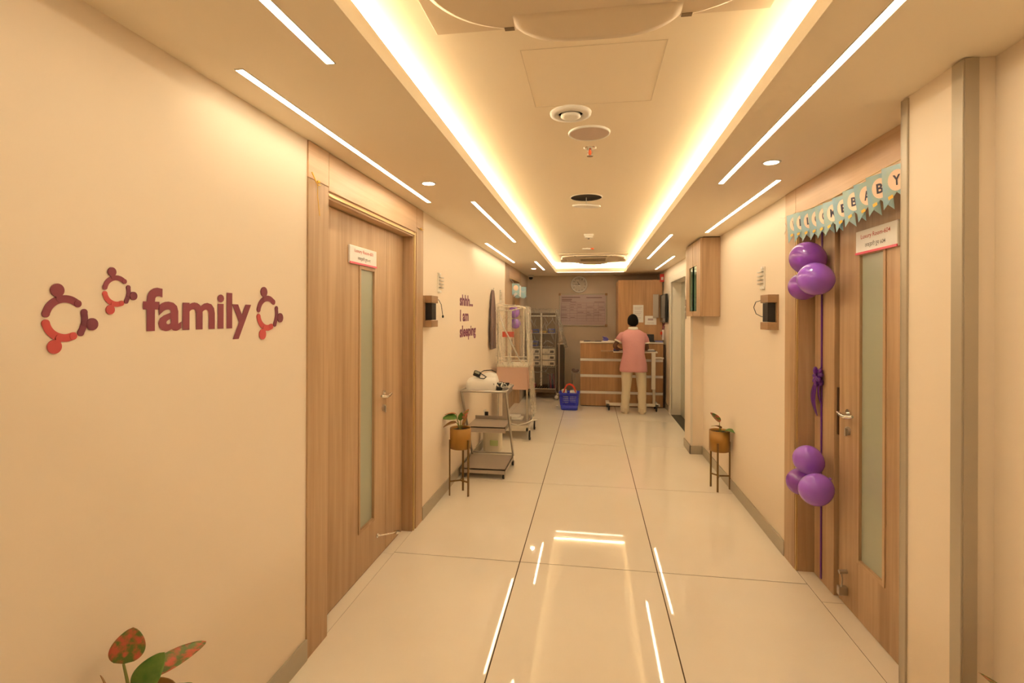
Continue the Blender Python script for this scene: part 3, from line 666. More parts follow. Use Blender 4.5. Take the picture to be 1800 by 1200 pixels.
# ---------------------------------------------------------------- planters
def leaf(b, p, d, L_, W_, up=(0, 0, 1), droop=.3, fold=.25, roll=0):
    p = Vector(p); d = Vector(d).normalized(); up = Vector(up); side = d.cross(up).normalized(); nrm = side.cross(d)
    side = (Matrix.Rotation(roll, 3, d) @ side); nrm = (Matrix.Rotation(roll, 3, d) @ nrm)
    def fn(a, c):
        wv = W_ * math.sin(math.pi * min(1, max(.0, c)) ** .72) ** .62 * .5 if 0 < c < 1 else 0
        s_ = (a - .5) * 2
        return p + d * (L_ * c) - nrm * (droop * L_ * c * c) + side * (s_ * wv) + nrm * (abs(s_) * wv * fold)
    b.grid(fn, 8, 18); return b
def planter(cx, cy, base, h_leg, h_pot, r, leaves, label, phase=0):
    """stand with three flat legs; pot; leaves=(list)"""
    t = thing('potted_plant', (cx, cy, 0), label, 'plant', 'ochre planter stands along the walls')
    zp = h_leg
    obj('pot', B().lathe([(r * .9, zp), (r, zp + .004), (r, zp + h_pot), (r * .95, zp + h_pot), (r * .94, zp + h_pot - .02)], (cx, cy, 0), 32), 'pot', t)
    obj('soil', B().lathe([(r * .94, zp + h_pot - .022), (r * .5, zp + h_pot - .014), (.001, zp + h_pot - .012)], (cx, cy, 0), 24), 'soil', t)
    s_ = B()
    for k in range(3):
        a = phase + k * 2 * math.pi / 3; x = cx + (r + .004) * math.cos(a); y = cy + (r + .004) * math.sin(a)
        lb = B().box(-.0045, .0045, -.008, .008, 0, zp + h_pot * (.45 if k else .45)); lb.xf(Matrix.Translation((x, y, 0)) @ Matrix.Rotation(a, 4, 'Z'))
        obj('leg', lb, 'leg', t)
        bb = B().box(0, r, -.004, .004, .115, .127); bb.xf(Matrix.Translation((cx, cy, 0)) @ Matrix.Rotation(a, 4, 'Z')); s_.add(bb.v, bb.f)
    obj('cross_brace', s_, 'leg', t)
    for (m, p, d, L_, W_, dr, fo, ro) in leaves:
        q = Vector((cx + p[0], cy + p[1], zp + h_pot + p[2])); base_ = Vector((cx + p[0] * .2, cy + p[1] * .2, zp + h_pot - .02))
        obj('stem', B().tube([base_, (base_ + q) / 2 + Vector((0, 0, .012)), q], [.005, .004, .003], 6), 'stemg', t)
        lb = leaf(B(), q, d, L_, W_, droop=dr, fold=fo, roll=ro); obj('leaf', lb, m, t, solid=.0012)
    return t
planter(-1.12, 4.36, 0, .40, .178, .091, [
    ('leafp', (-.04, 0, .115), (-1, -.1, .15), .10, .05, .25, .3, 0), ('leafg', (-.03, -.02, .085), (-.9, -.3, .2), .12, .085, .3, .25, -.5),
    ('leafp', (-.03, -.02, .045), (-1, -.2, -.05), .12, .055, .35, .3, -.3), ('leafr', (.03, -.01, .07), (.25, .1, .8), .10, .05, .2, .3, .6),
    ('leafp', (.03, -.03, .02), (.3, 0, .9), .10, .04, .1, .3, .9), ('leafg', (0, 0, .06), (.1, -.2, .9), .08, .05, .1, .2, .2)],
    'ochre pot plant on three legged stand before the steel trolley', -math.pi / 6 * 1.0)
planter(1.139, 4.86, 0, .345, .185, .088, [
    ('leafr', (.0, 0, .07), (-.55, 0, .8), .12, .065, .2, .3, .7), ('leafp', (.01, -.02, .02), (-.6, -.2, .5), .10, .05, .5, .3, .3), ('leafg', (.03, -.04, .0), (.5, -.3, .25), .10, .12, .5, .2, 0)],
    'ochre pot plant on three legged stand at right wall', .15)
planter(-1.13, 1.135, 0, .40, .178, .091, [
    ('leafr', (-.02, -.010, .100), (.02, .34, 1), .080, .076, .03, .10, .8),
    ('leafr', (.02, .02, .050), (.22, 1, .06), .165, .060, .10, .25, .25),
    ('leafg', (.01, .0, .025), (.3, .4, .8), .09, .07, .2, .2, .7), ('leafg', (.02, -.02, .045), (.3, -1, .0), .07, .02, .2, .3, 0),
    ('leafg', (.03, .04, -.01), (.4, 1, .10), .08, .07, .3, .2, -.4), ('leafr', (-.03, -.04, .03), (-.1, -.1, 1), .07, .02, .1, .2, 0)],
    'mottled red leaf plant at bottom left under the wall lettering', .5)
planter(1.09, 1.52, 0, .33, .178, .091, [
    ('leafr', (0, .0, .035), (-.1, 1, .22), .11, .045, .1, .3, .4), ('leafg', (0, -.03, .02), (-.5, -.6, .3), .10, .07, .3, .2, 0), ('leafr', (.02, -.02, .02), (.1, -.9, .2), .10, .06, .3, .2, 0)],
    'plant whose leaf tip shows at bottom right corner', .2)

# ---------------------------------------------------------------- steel trolley
t = thing('steel_trolley', (-1.02, 5.07, 0), 'three shelf steel trolley on casters by left wall', 'trolley')
x0, x1, y0, y1 = -1.235, -.80, 4.80, 5.32
obj('bottom_tray', B().box(x0, x1, y0, y1, .085, .095).box(x0, x1, y0, y0 + .004, .05, .095).box(x0, x1, y1 - .004, y1, .05, .095).box(x0, x0 + .004, y0, y1, .05, .095).box(x1 - .004, x1, y0, y1, .05, .095), 'steels', t)
ym0, ym1 = 4.93, 5.32
obj('middle_shelf', B().box(x0 + .03, x1 - .02, ym0, ym1, .455, .465).box(x0 + .03, x1 - .02, ym0, ym0 + .004, .41, .465).box(x0 + .03, x1 - .02, ym1 - .004, ym1, .44, .50).box(x1 - .024, x1 - .02, ym0, ym1, .43, .475), 'steels', t)
obj('top_tray', B().box(x0 + .01, x1 - .01, y0 + .01, y1 - .01, .818, .828).box(x1 - .014, x1 - .01, y0, y1, .77, .82), 'steels', t)
z = .828
rail = [(x0 + .03, y0, z), (x1 - .03, y0, z), (x1 - .008, y0 + .01, z), (x1, y0 + .035, z), (x1, y1 - .035, z), (x1 - .01, y1 - .008, z), (x1 - .03, y1, z), (x0 + .03, y1, z), (x0 + .008, y1 - .01, z), (x0, y1 - .035, z), (x0, y0 + .035, z), (x0 + .01, y0 + .008, z)]
obj('top_rail', B().tube(rail, .011, 10, closed=True), 'steeld', t)
for x in (x0, x1):
    obj('slanted_post', B().tube([(x, y0 + .03, z), (x, y1 - .01, .10)], .012, 10), 'steeld', t)
obj('rear_bar', B().cyl((x0, y1 - .01, .118), (x1, y1 - .01, .118), .008, seg=10), 'steeld', t)
def caster(parent, x, y, r=.026, z0=0, m='rubber', fork='steeld', h=.03, ang=0):
    cst = B().cyl((x - .009, y, z0 + r), (x + .009, y, z0 + r), r, seg=18)
    if ang: cst.xf(Matrix.Translation((x, y, 0)) @ Matrix.Rotation(ang, 4, 'Z') @ Matrix.Translation((-x, -y, 0)))
    wv = obj('caster', cst, m, parent)
    fb = B().box(x - .014, x - .010, y - .012, y + .012, z0 + r * .6, z0 + 2 * r + .006).box(x + .010, x + .014, y - .012, y + .012, z0 + r * .6, z0 + 2 * r + .006).box(x - .014, x + .014, y - .012, y + .012, z0 + 2 * r + .002, z0 + 2 * r + .008).cyl((x, y, z0 + 2 * r + .006), (x, y, z0 + 2 * r + h), .006, seg=8)
    obj('fork', fb, fork, wv)
for (x, y) in ((x0 + .03, y0 + .03), (x1 - .02, y0 + .03), (x1, y1 - .03), (x0 + .03, y1 - .03)): caster(t, x, y, .021, h=.045)
# things on it
t = thing('medical_machine', (-1.07, 4.98, .816), 'rounded white suction machine on the steel trolley', 'machine')
def ring(cx, cy, rx, ry, z, n=28, e=4): return [Vector((cx + rx * math.copysign(abs(math.cos(q)) ** (2 / e), math.cos(q)), cy + ry * math.copysign(abs(math.sin(q)) ** (2 / e), math.sin(q)), z)) for q in [2 * math.pi * k / n for k in range(n)]]
obj('body', B().loft([ring(-1.055, 4.98, .145, .11, .829, e=6), ring(-1.055, 4.98, .152, .115, .85, e=6), ring(-1.055, 4.98, .150, .113, .905, e=6), ring(-1.05, 4.99, .138, .10, .932, e=5), ring(-1.04, 5.0, .11, .08, .944, e=4)]), 'white', t)
obj('shoulder', B().loft([ring(-1.0, 5.04, .085, .08, .83, e=3), ring(-1.0, 5.04, .082, .078, .94, e=3), ring(-.995, 5.04, .060, .06, .975, e=2.6), ring(-.99, 5.04, .025, .02, .985, e=2.5)]), 'white', t)
obj('foot', B().box(-1.19, -1.16, 4.92, 5.0, .816, .832).box(-.99, -.95, 4.9, 4.95, .816, .832), 'black', t)
t = thing('pressure_gauge', (-1.10, 4.93, .955), 'small black gauge with looped cable on the white machine', 'gauge')
gb_ = B().box(-.035, .035, -.02, .02, 0, .055, .008); gb_.xf(Matrix.Translation((-1.11, 4.93, .955)) @ Matrix.Rotation(.35, 4, 'Y')); obj('case', gb_, 'black', t)
gf = B().box(-.024, .024, -.023, -.0205, .03, .05, .001); gf.xf(Matrix.Translation((-1.11, 4.93, .957)) @ Matrix.Rotation(.35, 4, 'Y')); obj('dial', gf, 'frost', t)
obj('cable', B().tube([(-1.09, 4.91, .96), (-1.06, 4.88, .945), (-1.02, 4.87, .943), (-1.0, 4.88, .958), (-1.03, 4.9, .972), (-1.07, 4.92, .99), (-1.05, 5.0, 1.005), (-.98, 5.03, 1.01), (-.93, 5.02, .99)], .005, 8), 'rubber', t)
t = thing('tubing_bundle', (-.88, 5.0, .83), 'tangle of black and clear tubes on trolley end', 'tubing')
rr = random.Random(3)
for m, n_, r_ in (('rubber', 3, .010), ('white', 4, .005), ('steeld', 2, .005)):
    for q in range(n_):
        pts = [(-.985 + .034 * k + rr.uniform(-.02, .02), 4.98 + rr.uniform(-.11, .16), .842 + rr.uniform(0, .075) * (1 - k / 8)) for k in range(6)]
        P = [Vector(p) for p in pts]; sm = []
        for i in range(len(P) - 1):
            for k in range(3): sm.append(P[i].lerp(P[i + 1], k / 3))
        obj('tube', B().tube(sm, r_, 7), m, t)
obj('clamp', B().box(-.955, -.85, 4.92, 4.945, .828, .85, .005).box(-.90, -.86, 4.9, 4.96, .826, .862, .006), 'black', t)
# bin under the trolley
t = thing('waste_bin', (-1.10, 5.80, 0), 'translucent white bin with green tint on floor behind trolley', 'bin')
obj('body', B().loft([ring(-1.11, 5.80, .085, .085, 0, e=5), ring(-1.11, 5.80, .098, .098, .03, e=5), ring(-1.11, 5.80, .105, .105, .27, e=5), ring(-1.11, 5.80, .110, .110, .275, e=5)]), 'bin', t)
obj('tinted_panel', B().box(-1.12, -1.03, 5.684, 5.70, .09, .15, .003), 'bing', t)
obj('lid', B().loft([ring(-1.11, 5.80, .112, .112, .272, e=5), ring(-1.11, 5.80, .108, .108, .30, e=5), ring(-1.11, 5.80, .06, .06, .31, e=5)]), 'white', t)
# power socket
t = thing('wall_socket', (XL, 6.2, .35), 'black plug in a socket low on left wall', 'socket')
obj('plate', B().box(XL, XL + .008, 6.02, 6.12, .33, .42, .002), 'white', t); obj('plug', B().box(XL + .008, XL + .05, 6.04, 6.075, .335, .40, .005), 'black', t)

# ---------------------------------------------------------------- wrapped cart (baby warmer under plastic)
def sheet(name, parent, A, Bp, C_, D_, amp, seed, nu=48, nv=36, m='plastic'):
    """wrinkled sheet through four corners, A-B top, D-C bottom"""
    A, Bp, C_, D_ = map(Vector, (A, Bp, C_, D_)); n = (Bp - A).cross(D_ - A).normalized(); rs = random.Random(seed)
    ph = [rs.uniform(0, 6) for _ in range(6)]
    def fn(a, c):
        p = A.lerp(Bp, a).lerp(D_.lerp(C_, a), c)
        wv = math.sin(a * 23 + ph[0] + 2.5 * c + .6 * math.sin(c * 7)) * .6 + math.sin(a * 47 - c * 6 + ph[1]) * .35 + math.sin(c * 11 + a * 5 + ph[2]) * .35 + math.sin((a + .4 * c) * 38 + ph[3]) * .3
        return p + n * amp * wv * math.sin(math.pi * a) ** .4
    return obj(name, B().grid(fn, nu, nv), m, parent)
t = thing('wrapped_cart', (-.96, 6.7, 0), 'tall wheeled baby warmer cart wrapped in clear plastic by left wall', 'medical cart')
ax0, ax1, ay0, ay1 = -1.175, -.80, 6.45, 6.98
obj('pink_cabinet', B().box(ax0 - .01, ax1 + .012, ay0, ay1, .615, .905, .006), 'pinkbox', t)
obj('cabinet_edge', B().box(ax0 - .012, ax1 + .014, ay0 - .004, ay1, .900, .918, .003), 'offwhite', t)
for x in (ax0, ax1):
    for y in (ay0 + .02, ay1 - .02):
        obj('frame_post', B().cyl((x, y, .14), (x, y, .62), .014, seg=10), 'steel', t)
        obj('upper_post', B().cyl((x + (.0 if x < -1 else -.045), y, .90), (x + (.0 if x < -1 else -.045), y, 1.66), .011, seg=10), 'offwhite', t)
obj('inner_column', B().box(-1.10, -1.05, 6.75, 6.80, .90, 1.62, .004), 'offwhite', t)
obj('lower_shelf', B().box(ax0, ax1 + .01, ay0, ay1, .20, .215).box(ax0 - .01, ax1 + .02, ay0 - .01, ay0, .12, .215).box(ax0 + .05, ax0 + .11, ay0 + .08, ay0 + .2, .215, .62), 'steels', t)
obj('base_frame', B().box(ax0 - .02, ax1 + .02, ay0 - .03, ay0, .10, .17, .004).box(ax0 - .02, ax1 + .02, ay1, ay1 + .03, .10, .15, .004).box(ax1 - .01, ax1 + .02, ay0 - .03, ay1, .10, .15, .004), 'offwhite', t)
obj('white_tray', B().box(-1.08, -.87, 6.52, 6.70, .216, .24, .004).box(-1.06, -.9, 6.54, 6.66, .24, .27, .01), 'paper', t)
obj('crossbar', B().cyl((ax0, ay0, .985), (ax1, ay0, .985), .009, seg=8).cyl((ax0, ay0, 1.03), (ax1, ay0, 1.03), .006, seg=8), 'offwhite', t)
obj('top_bar', B().tube([(ax0 - .03, ay0, 1.61), (ax0 + .02, ay0, 1.615), (-1.0, ay0, 1.615), (-.9, ay0, 1.64), (ax1 - .06, ay0, 1.655), (ax1 - .02, ay0, 1.64)], .009, 8).cyl((ax0, ay0, 1.66), (ax1 - .05, ay0, 1.665), .007, seg=8), 'offwhite', t)
obj('red_label', B().box(-1.13, -.98, ay0 + .08, ay0 + .085, 1.275, 1.345), 'red', t)
for (x, y) in ((-.755, 6.40), (-.76, 7.0), (-1.18, 6.40), (-1.18, 7.0)): caster(t, x, y, .060, fork='white', h=.012)
sheet('plastic_cover', t, (ax0 - .02, ay0 - .02, 1.70), (ax1 - .02, ay0 - .02, 1.66), (ax1 + .05, ay0 - .03, .90), (ax0 - .02, ay0 - .03, .90), .010, 1)
sheet('plastic_cover', t, (ax1 - .02, ay0 - .02, 1.66), (ax1 - .02, ay1 + .02, 1.66), (ax1 + .06, ay1 + .03, .25), (ax1 + .06, ay0 - .03, .25), .014, 2)
sheet('plastic_cover', t, (ax0 - .02, ay0 - .02, 1.70), (ax0 - .02, ay1 + .02, 1.70), (ax1 - .02, ay1 + .02, 1.665), (ax1 - .02, ay0 - .02, 1.665), .008, 3)
fb = B().tube([(ax0 + .02, ay0 - .035, 1.60), (-1.10, ay0 - .04, 1.42), (-1.02, ay0 - .04, 1.26), (-.93, ay0 - .045, 1.08), (-.86, ay0 - .04, .95)], [.004, .010, .013, .010, .006], 6)  # pale tubes: cover folds with their highlights put into the colour
fb.tube([(ax1 - .02, ay0 - .035, 1.63), (ax1 + .0, ay0 - .04, 1.35), (ax1 + .03, ay0 - .04, 1.05), (ax1 + .05, ay0 - .04, .92)], [.004, .006, .007, .005], 6)
obj('fold_highlights', fb, 'plastic2', t, kind='stuff')
def highlight_lines(parent, P, seed, n):  # thin pale tubes standing in for highlights on wrinkled plastic
    rs = random.Random(seed); fb_ = B(); A_, B_, C_, D_ = map(Vector, P); nn = (B_ - A_).cross(D_ - A_).normalized()
    for _ in range(n):
        a, c = rs.uniform(.03, .95), rs.uniform(.0, .8); da, dc = rs.uniform(-.07, .07), rs.uniform(.12, .4); pts = []
        for k in range(5):
            aa = min(max(a + da * (k / 4) ** 1.4, 0), 1); c2 = min(c + dc * k / 4, 1)
            pts.append(A_.lerp(B_, aa).lerp(D_.lerp(C_, aa), c2) + nn * rs.uniform(-.004, .008))
        w_ = rs.uniform(.0012, .0035); fb_.tube(pts, [w_ * .3, w_, w_ * .7, w_ * 1.1, w_ * .2], 5)
    obj('wrinkle_highlights', fb_, 'plastic2', parent, kind='stuff')
highlight_lines(t, ((ax0 - .02, ay0 - .035, 1.69), (ax1 - .02, ay0 - .035, 1.65), (ax1 + .05, ay0 - .045, .92), (ax0 - .02, ay0 - .045, .92)), 21, 16)
highlight_lines(t, ((ax0 - .01, ay0 - .05, 1.03), (ax1 + .04, ay0 - .05, 1.03), (ax1 + .05, ay0 - .05, .90), (ax0 - .02, ay0 - .05, .90)), 22, 22)
highlight_lines(t, ((ax1 - .015, ay0 - .02, 1.65), (ax1 - .015, ay1 + .02, 1.65), (ax1 + .065, ay1 + .03, .3), (ax1 + .065, ay0 - .03, .3)), 23, 16)
obj('white_cable', B().tube([(-1.0, 6.40, .20), (-.9, 6.36, .19), (-.8, 6.34, .22), (-.72, 6.34, .255), (-.66, 6.36, .262)], .006, 8), 'white', t)

# balloons and garland seen on the far left door
for (y, z, r, lab) in ((8.15, 1.60, .12, 'purple balloon on the far left door, upper'), (8.3, 1.42, .11, 'purple balloon on the far left door, lower')):
    balloon(-1.22, y, z, r * .75, (-.6, 0, .1), 'balloon', lab)
t = thing('bunting', (-1.24, 8.5, 2.0), 'pale blue and white garland hung on the far left door', 'bunting')
cord = [(-1.25, 7.95, 2.12), (-1.22, 8.2, 2.05), (-1.21, 8.5, 2.02), (-1.22, 8.8, 2.03), (-1.25, 9.02, 2.10)]
obj('cord', B().tube(cord, .003, 6), 'white', t)
for k in range(6):
    y = 8.02 + .17 * k; z = 2.07 - .05 * math.sin((k + .5) * .5) * 1.0
    a = math.radians(35)
    u = Vector((math.cos(a), math.sin(a), 0)); n_ = Vector((math.sin(a), -math.cos(a), 0))
    o_ = Vector((-1.235, y, z - .19))
    p_ = obj('pennant', B().prism([(0, .19), (0, 0), (.065, .05), (.13, 0), (.13, .19)], o_, u, ZV, n_, .0015), 'flag' if k != 1 else 'paper', t)
    obj('cream_disc', B().prism([(.065 + .045 * math.cos(q_), .12 + .045 * math.sin(q_)) for q_ in [2 * math.pi * g / 16 for g in range(16)]], o_ + n_ * .0016, u, ZV, n_, .001), 'cream', p_)

# ---------------------------------------------------------------- wire rack under plastic
t = thing('storage_rack', (-.93, 9.75, 0), 'tall wire storage rack with drawers under clear plastic', 'rack')
rx0, rx1, ry0, ry1 = -1.20, -.65, 9.60, 9.98
for x in (rx0, rx1):
    for y in (ry0, ry1): obj('post', B().cyl((x, y, .10), (x, y, 1.67), .012, seg=8), 'steeld', t)
for z in (.19, .60, .97, 1.22, 1.62):
    s_ = B().cyl((rx0, ry0, z), (rx1, ry0, z), .006, seg=6).cyl((rx0, ry1, z), (rx1, ry1, z), .006, seg=6).cyl((rx0, ry0, z), (rx0, ry1, z), .006, seg=6).cyl((rx1, ry0, z), (rx1, ry1, z), .006, seg=6)
    for k in range(1, 12): x = rx0 + (rx1 - rx0) * k / 12; s_.cyl((x, ry0, z), (x, ry1, z), .003, seg=5)
    obj('wire_shelf', s_, 'steel', t)
obj('bottom_panel', B().box(rx0, rx1, ry0 + .02, ry1, .12, .18).box(rx0, rx1, ry1 - .01, ry1, .12, 1.6), mat('dark rack back', (.20, .13, .08), .7), t)
obj('white_rail', B().cyl((rx0 - .0, ry0 - .02, 1.545), (rx1, ry0 - .02, 1.545), .011, seg=8), 'white', t)
obj('white_strap', B().box(-.935, -.905, ry0 - .03, ry0 - .022, .25, 1.60), 'offwhite', t)
for k in range(3):
    z0 = .62 + k * .11
    for (xa, xb) in ((-1.19, -.95), (-.90, -.67)):
        d_ = obj('drawer', B().box(xa, xb, ry0 - .01, ry1 - .05, z0, z0 + .095, .004), 'offwhite', t)
        obj('dark_label', B().box(xb - .09, xb - .02, ry0 - .013, ry0 - .009, z0 + .02, z0 + .065), 'greyink', d_)
caster(t, rx0, ry0, .04, h=.02); caster(t, rx1, ry0, .04, h=.02); caster(t, rx1, ry1, .04, h=.02); caster(t, rx0, ry1, .04, h=.02)
sheet('plastic_cover', t, (rx0, ry0 - .04, 1.66), (rx1 + .01, ry0 - .04, 1.66), (rx1 + .03, ry0 - .06, .28), (rx0, ry0 - .06, .28), .016, 5)
sheet('plastic_cover', t, (rx1 + .01, ry0 - .03, 1.66), (rx1 + .01, ry1, 1.66), (rx1 + .20, ry1, .95), (rx1 + .16, ry0 - .06, .95), .02, 6)
sheet('plastic_cover', t, (rx0, ry0 - .04, 1.66), (rx1, ry0 - .04, 1.66), (rx1, ry1, 1.69), (rx0, ry1, 1.69), .010, 7)
fb = B()  # rack cover folds, highlights painted as pale tubes
for pts in ([(-1.15, 1.52), (-1.08, 1.42), (-1.04, 1.33)], [(-1.02, 1.5), (-1.05, 1.40), (-1.0, 1.33)], [(-.86, 1.52), (-.80, 1.42), (-.83, 1.36)], [(-.78, 1.33), (-.74, 1.22), (-.70, 1.12)], [(-.88, 1.04), (-.80, 1.09), (-.70, 1.03)], [(-.70, 1.5), (-.76, 1.42), (-.84, 1.33)], [(-1.16, .55), (-1.0, .50), (-.85, .52), (-.72, .44)]):
    fb.tube([(p[0], ry0 - .062, p[1]) for p in pts], [.003, .007, .003, .003][:len(pts)], 6)
obj('fold_highlights', fb, 'plastic2', t, kind='stuff')
def rack_box(x0_, x1_, z0_, dz, m, lab, nm='packet', cat='box'):
    tt = thing(nm, ((x0_ + x1_) / 2, ry0 + .12, z0_), lab, cat)
    obj('carton', B().box(x0_, x1_, ry0 + .03, ry0 + .25, z0_ + .001, z0_ + dz, .006), m, tt)
    obj('flap', B().box(x0_ + .01, x1_ - .01, ry0 + .026, ry0 + .03, z0_ + dz * .3, z0_ + dz * .7), 'greyink', tt)
rack_box(-1.17, -1.10, 1.226, .05, 'red', 'small red packet on upper wire shelf')
rack_box(-1.09, -.98, 1.226, .07, 'bluef', 'blue packet left on upper wire shelf')
rack_box(-.80, -.68, 1.226, .08, 'bluef', 'blue packet right on upper wire shelf')
rack_box(-.96, -.85, 1.226, .035, 'yellow', 'low yellow packet on upper wire shelf')
rack_box(-1.17, -.99, .976, .10, 'bluef', 'wide blue bundle on middle wire shelf')
rack_box(-1.16, -1.05, .196, .07, 'pinkbar', 'dark pink packet on bottom wire shelf')
for k in range(4):
    tt = thing('file_binder', (-.78 + k * .035, ry0 + .12, .19), 'thin %s file standing on bottom wire shelf, %s' % (('dark', 'red', 'dark', 'red')[k], ('leftmost', 'second from left', 'third from left', 'rightmost')[k]), 'file', 'files on the bottom rack shelf')
    q = B().box(-.012, .012, -.09, .09, .001, .26, .002); q.xf(Matrix.Translation((-.78 + k * .035, ry0 + .13, .197)) @ Matrix.Rotation(-.10, 4, 'Y')); obj('cover', q, ('greyink', 'maroon', 'navyf', 'maroon')[k], tt)
def highlight_strands(parent, P, seed, n):  # random pale streaks standing in for fold highlights on the rack cover
    rs = random.Random(seed); fb_ = B(); A_, B_, C_, D_ = map(Vector, P); nn = (B_ - A_).cross(D_ - A_).normalized()
    for _ in range(n):
        a, c = rs.uniform(.04, .9), rs.uniform(.0, .8); da, dc = rs.choice((-1, 1)) * rs.uniform(.04, .12), rs.uniform(.12, .30); pts = []
        for k in range(5):
            aa = min(max(a + da * (k / 4) ** 1.4, 0), 1); c2 = min(c + dc * k / 4, 1)
            pts.append(A_.lerp(B_, aa).lerp(D_.lerp(C_, aa), c2) + nn * rs.uniform(-.006, .012))
        w_ = rs.uniform(.0025, .006); fb_.tube(pts, [w_ * .3, w_, w_ * .7, w_ * 1.1, w_ * .2], 5)
    obj('wrinkle_highlights', fb_, 'plastic2', parent, kind='stuff')
highlight_strands(t, ((rx0, ry0 - .075, 1.65), (rx1 + .01, ry0 - .075, 1.65), (rx1 + .03, ry0 - .09, .95), (rx0, ry0 - .09, .95)), 11, 20)
highlight_strands(t, ((rx0, ry0 - .08, .62), (rx1 + .01, ry0 - .08, .62), (rx1 + .03, ry0 - .09, .26), (rx0, ry0 - .09, .26)), 12, 6)
highlight_strands(t, ((rx1 + .01, ry0 - .03, 1.64), (rx1 + .03, ry0 + .12, 1.64), (rx1 + .20, ry0 - .02, 1.0), (rx1 + .10, ry0 - .09, 1.0)), 13, 9)
# dark stand with steel pole beside the rack
t = thing('equipment_stand', (-.53, 9.62, 0), 'dark equipment stand on white caster beside wire rack', 'stand')
obj('dark_body', B().box(-.575, -.50, 9.60, 9.85, .16, 1.02, .004), mat('dark grey body', (.06, .045, .03), .35, .3), t)
obj('steel_edge', B().box(-.60, -.578, 9.60, 9.63, .12, 1.10, .003), 'steeld', t)
obj('top_bracket', B().box(-.63, -.50, 9.60, 9.66, 1.02, 1.035, .002).tube([(-.59, 9.6, 1.03), (-.60, 9.6, 1.12), (-.56, 9.6, 1.16), (-.53, 9.6, 1.12)], .008, 8).ball((-.57, 9.60, 1.08), .02, 10), 'steel', t)
obj('foot', B().box(-.64, -.48, 9.58, 9.88, .10, .125, .004), 'steeld', t)
for (x, y) in ((-.62, 9.58), (-.50, 9.86)): caster(t, x, y, .042, m='rubber', fork='white', h=.02)
obj('caster_cover', B().lathe([(.001, -.02), (.036, -.018), (.036, .0)], (-.635, 9.55, .045), 18, 'Y'), 'white', t)
# little steel side table
t = thing('side_table', (-.24, 9.62, 0), 'low steel side table left of the counter', 'table')
obj('top', B().box(-.37, -.02, 9.55, 9.85, .485, .505, .003), 'steels', t)
for (x, y) in ((-.355, 9.565), (-.04, 9.565), (-.355, 9.83), (-.04, 9.83)): obj('leg', B().cyl((x, y, 0), (x, y, .486), .012, seg=8), 'steeld', t)
obj('side_apron', B().box(-.365, -.30, 9.575, 9.82, .36, .484, .002), 'steels', t)
obj('crumpled_cloth', B().ball((-.29, 9.62, .53), (.06, .05, .03), 12).ball((-.33, 9.63, .545), (.03, .03, .04), 10).ball((-.25, 9.62, .54), (.03, .03, .03), 10), 'gown', label='small grey crumpled cloth on the low side table', cat='cloth')
# blue shopping basket
t = thing('basket', (-.36, 8.62, 0), 'blue plastic basket with red handles on floor by counter', 'basket')
def rrect(hx, hy, z, cx=-.357, cy=8.62, n=32, e=7): return ring(cx, cy, hx, hy, z, n, e)
obj('base', B().loft([rrect(.125, .10, .0), rrect(.135, .11, .012)]), 'blue', t)
bk = B(); 
obj('lower_band', B().loft([rrect(.135, .11, .012), rrect(.143, .117, .085)], cap=False), 'blue', t, solid=.004)
obj('rim_band', B().loft([rrect(.158, .130, .235), rrect(.163, .134, .285), rrect(.172, .142, .288), rrect(.172, .142, .275)], cap=False), 'blue', t, solid=.004)
for j in range(4):
    z = .115 + j * .032; s_ = .143 + (z - .085) / .15 * .015; sy = .117 + (z - .085) / .15 * .013
    bk.loft([rrect(s_, sy, z - .005), rrect(s_ + .0005, sy + .0005, z + .005)], cap=False)
for k in range(14):
    for sg in (-1, 1):
        fx = -1 + 2 * (k + .5) / 14
        bk.tube([(-.357 + fx * .135, 8.62 + sg * .116, .08), (-.357 + fx * .15, 8.62 + sg * .130, .24)], .005, 5)
        bk.tube([(-.357 + sg * .142, 8.62 + fx * .108, .08), (-.357 + sg * .157, 8.62 + fx * .12, .24)], .005, 5)
lt = obj('lattice', bk, 'blue', t, kind='stuff')
obj('corner_panel', B().box(-.50, -.47, 8.50, 8.515, .08, .24).box(-.245, -.215, 8.50, 8.515, .08, .24), 'blue', t)
for yy in (8.57, 8.67):
    obj('handle', B().tube([(-.45, yy, .28), (-.43, yy - .01, .35), (-.40, yy - .01, .40), (-.36, yy - .01, .418), (-.31, yy - .01, .40), (-.27, yy, .35), (-.255, yy, .28)], .011, 8), 'red', t, label='red carrying handle')
obj('paper_bundle', B().box(-.46, -.38, 8.58, 8.66, .10, .34, .02).xf(Matrix.Translation((-.42, 8.62, .2)) @ Matrix.Rotation(-.25, 4, 'Y') @ Matrix.Translation((.42, -8.62, -.2))), 'paper', label='white paper bundle sticking out of blue basket', cat='paper')
obj('folded_towel', B().box(-.35, -.24, 8.56, 8.68, .12, .315, .02), 'sheen', label='folded white towel in blue basket', cat='towel')
obj('phone_charger', B().box(-.585, -.555, 8.80, 8.84, 0, .018, .004).tube([(-.57, 8.82, .01), (-.60, 8.9, .006), (-.56, 8.98, .006), (-.50, 9.0, .006)], .004, 6), 'white', label='small white plug and cord on floor left of basket', cat='cable')

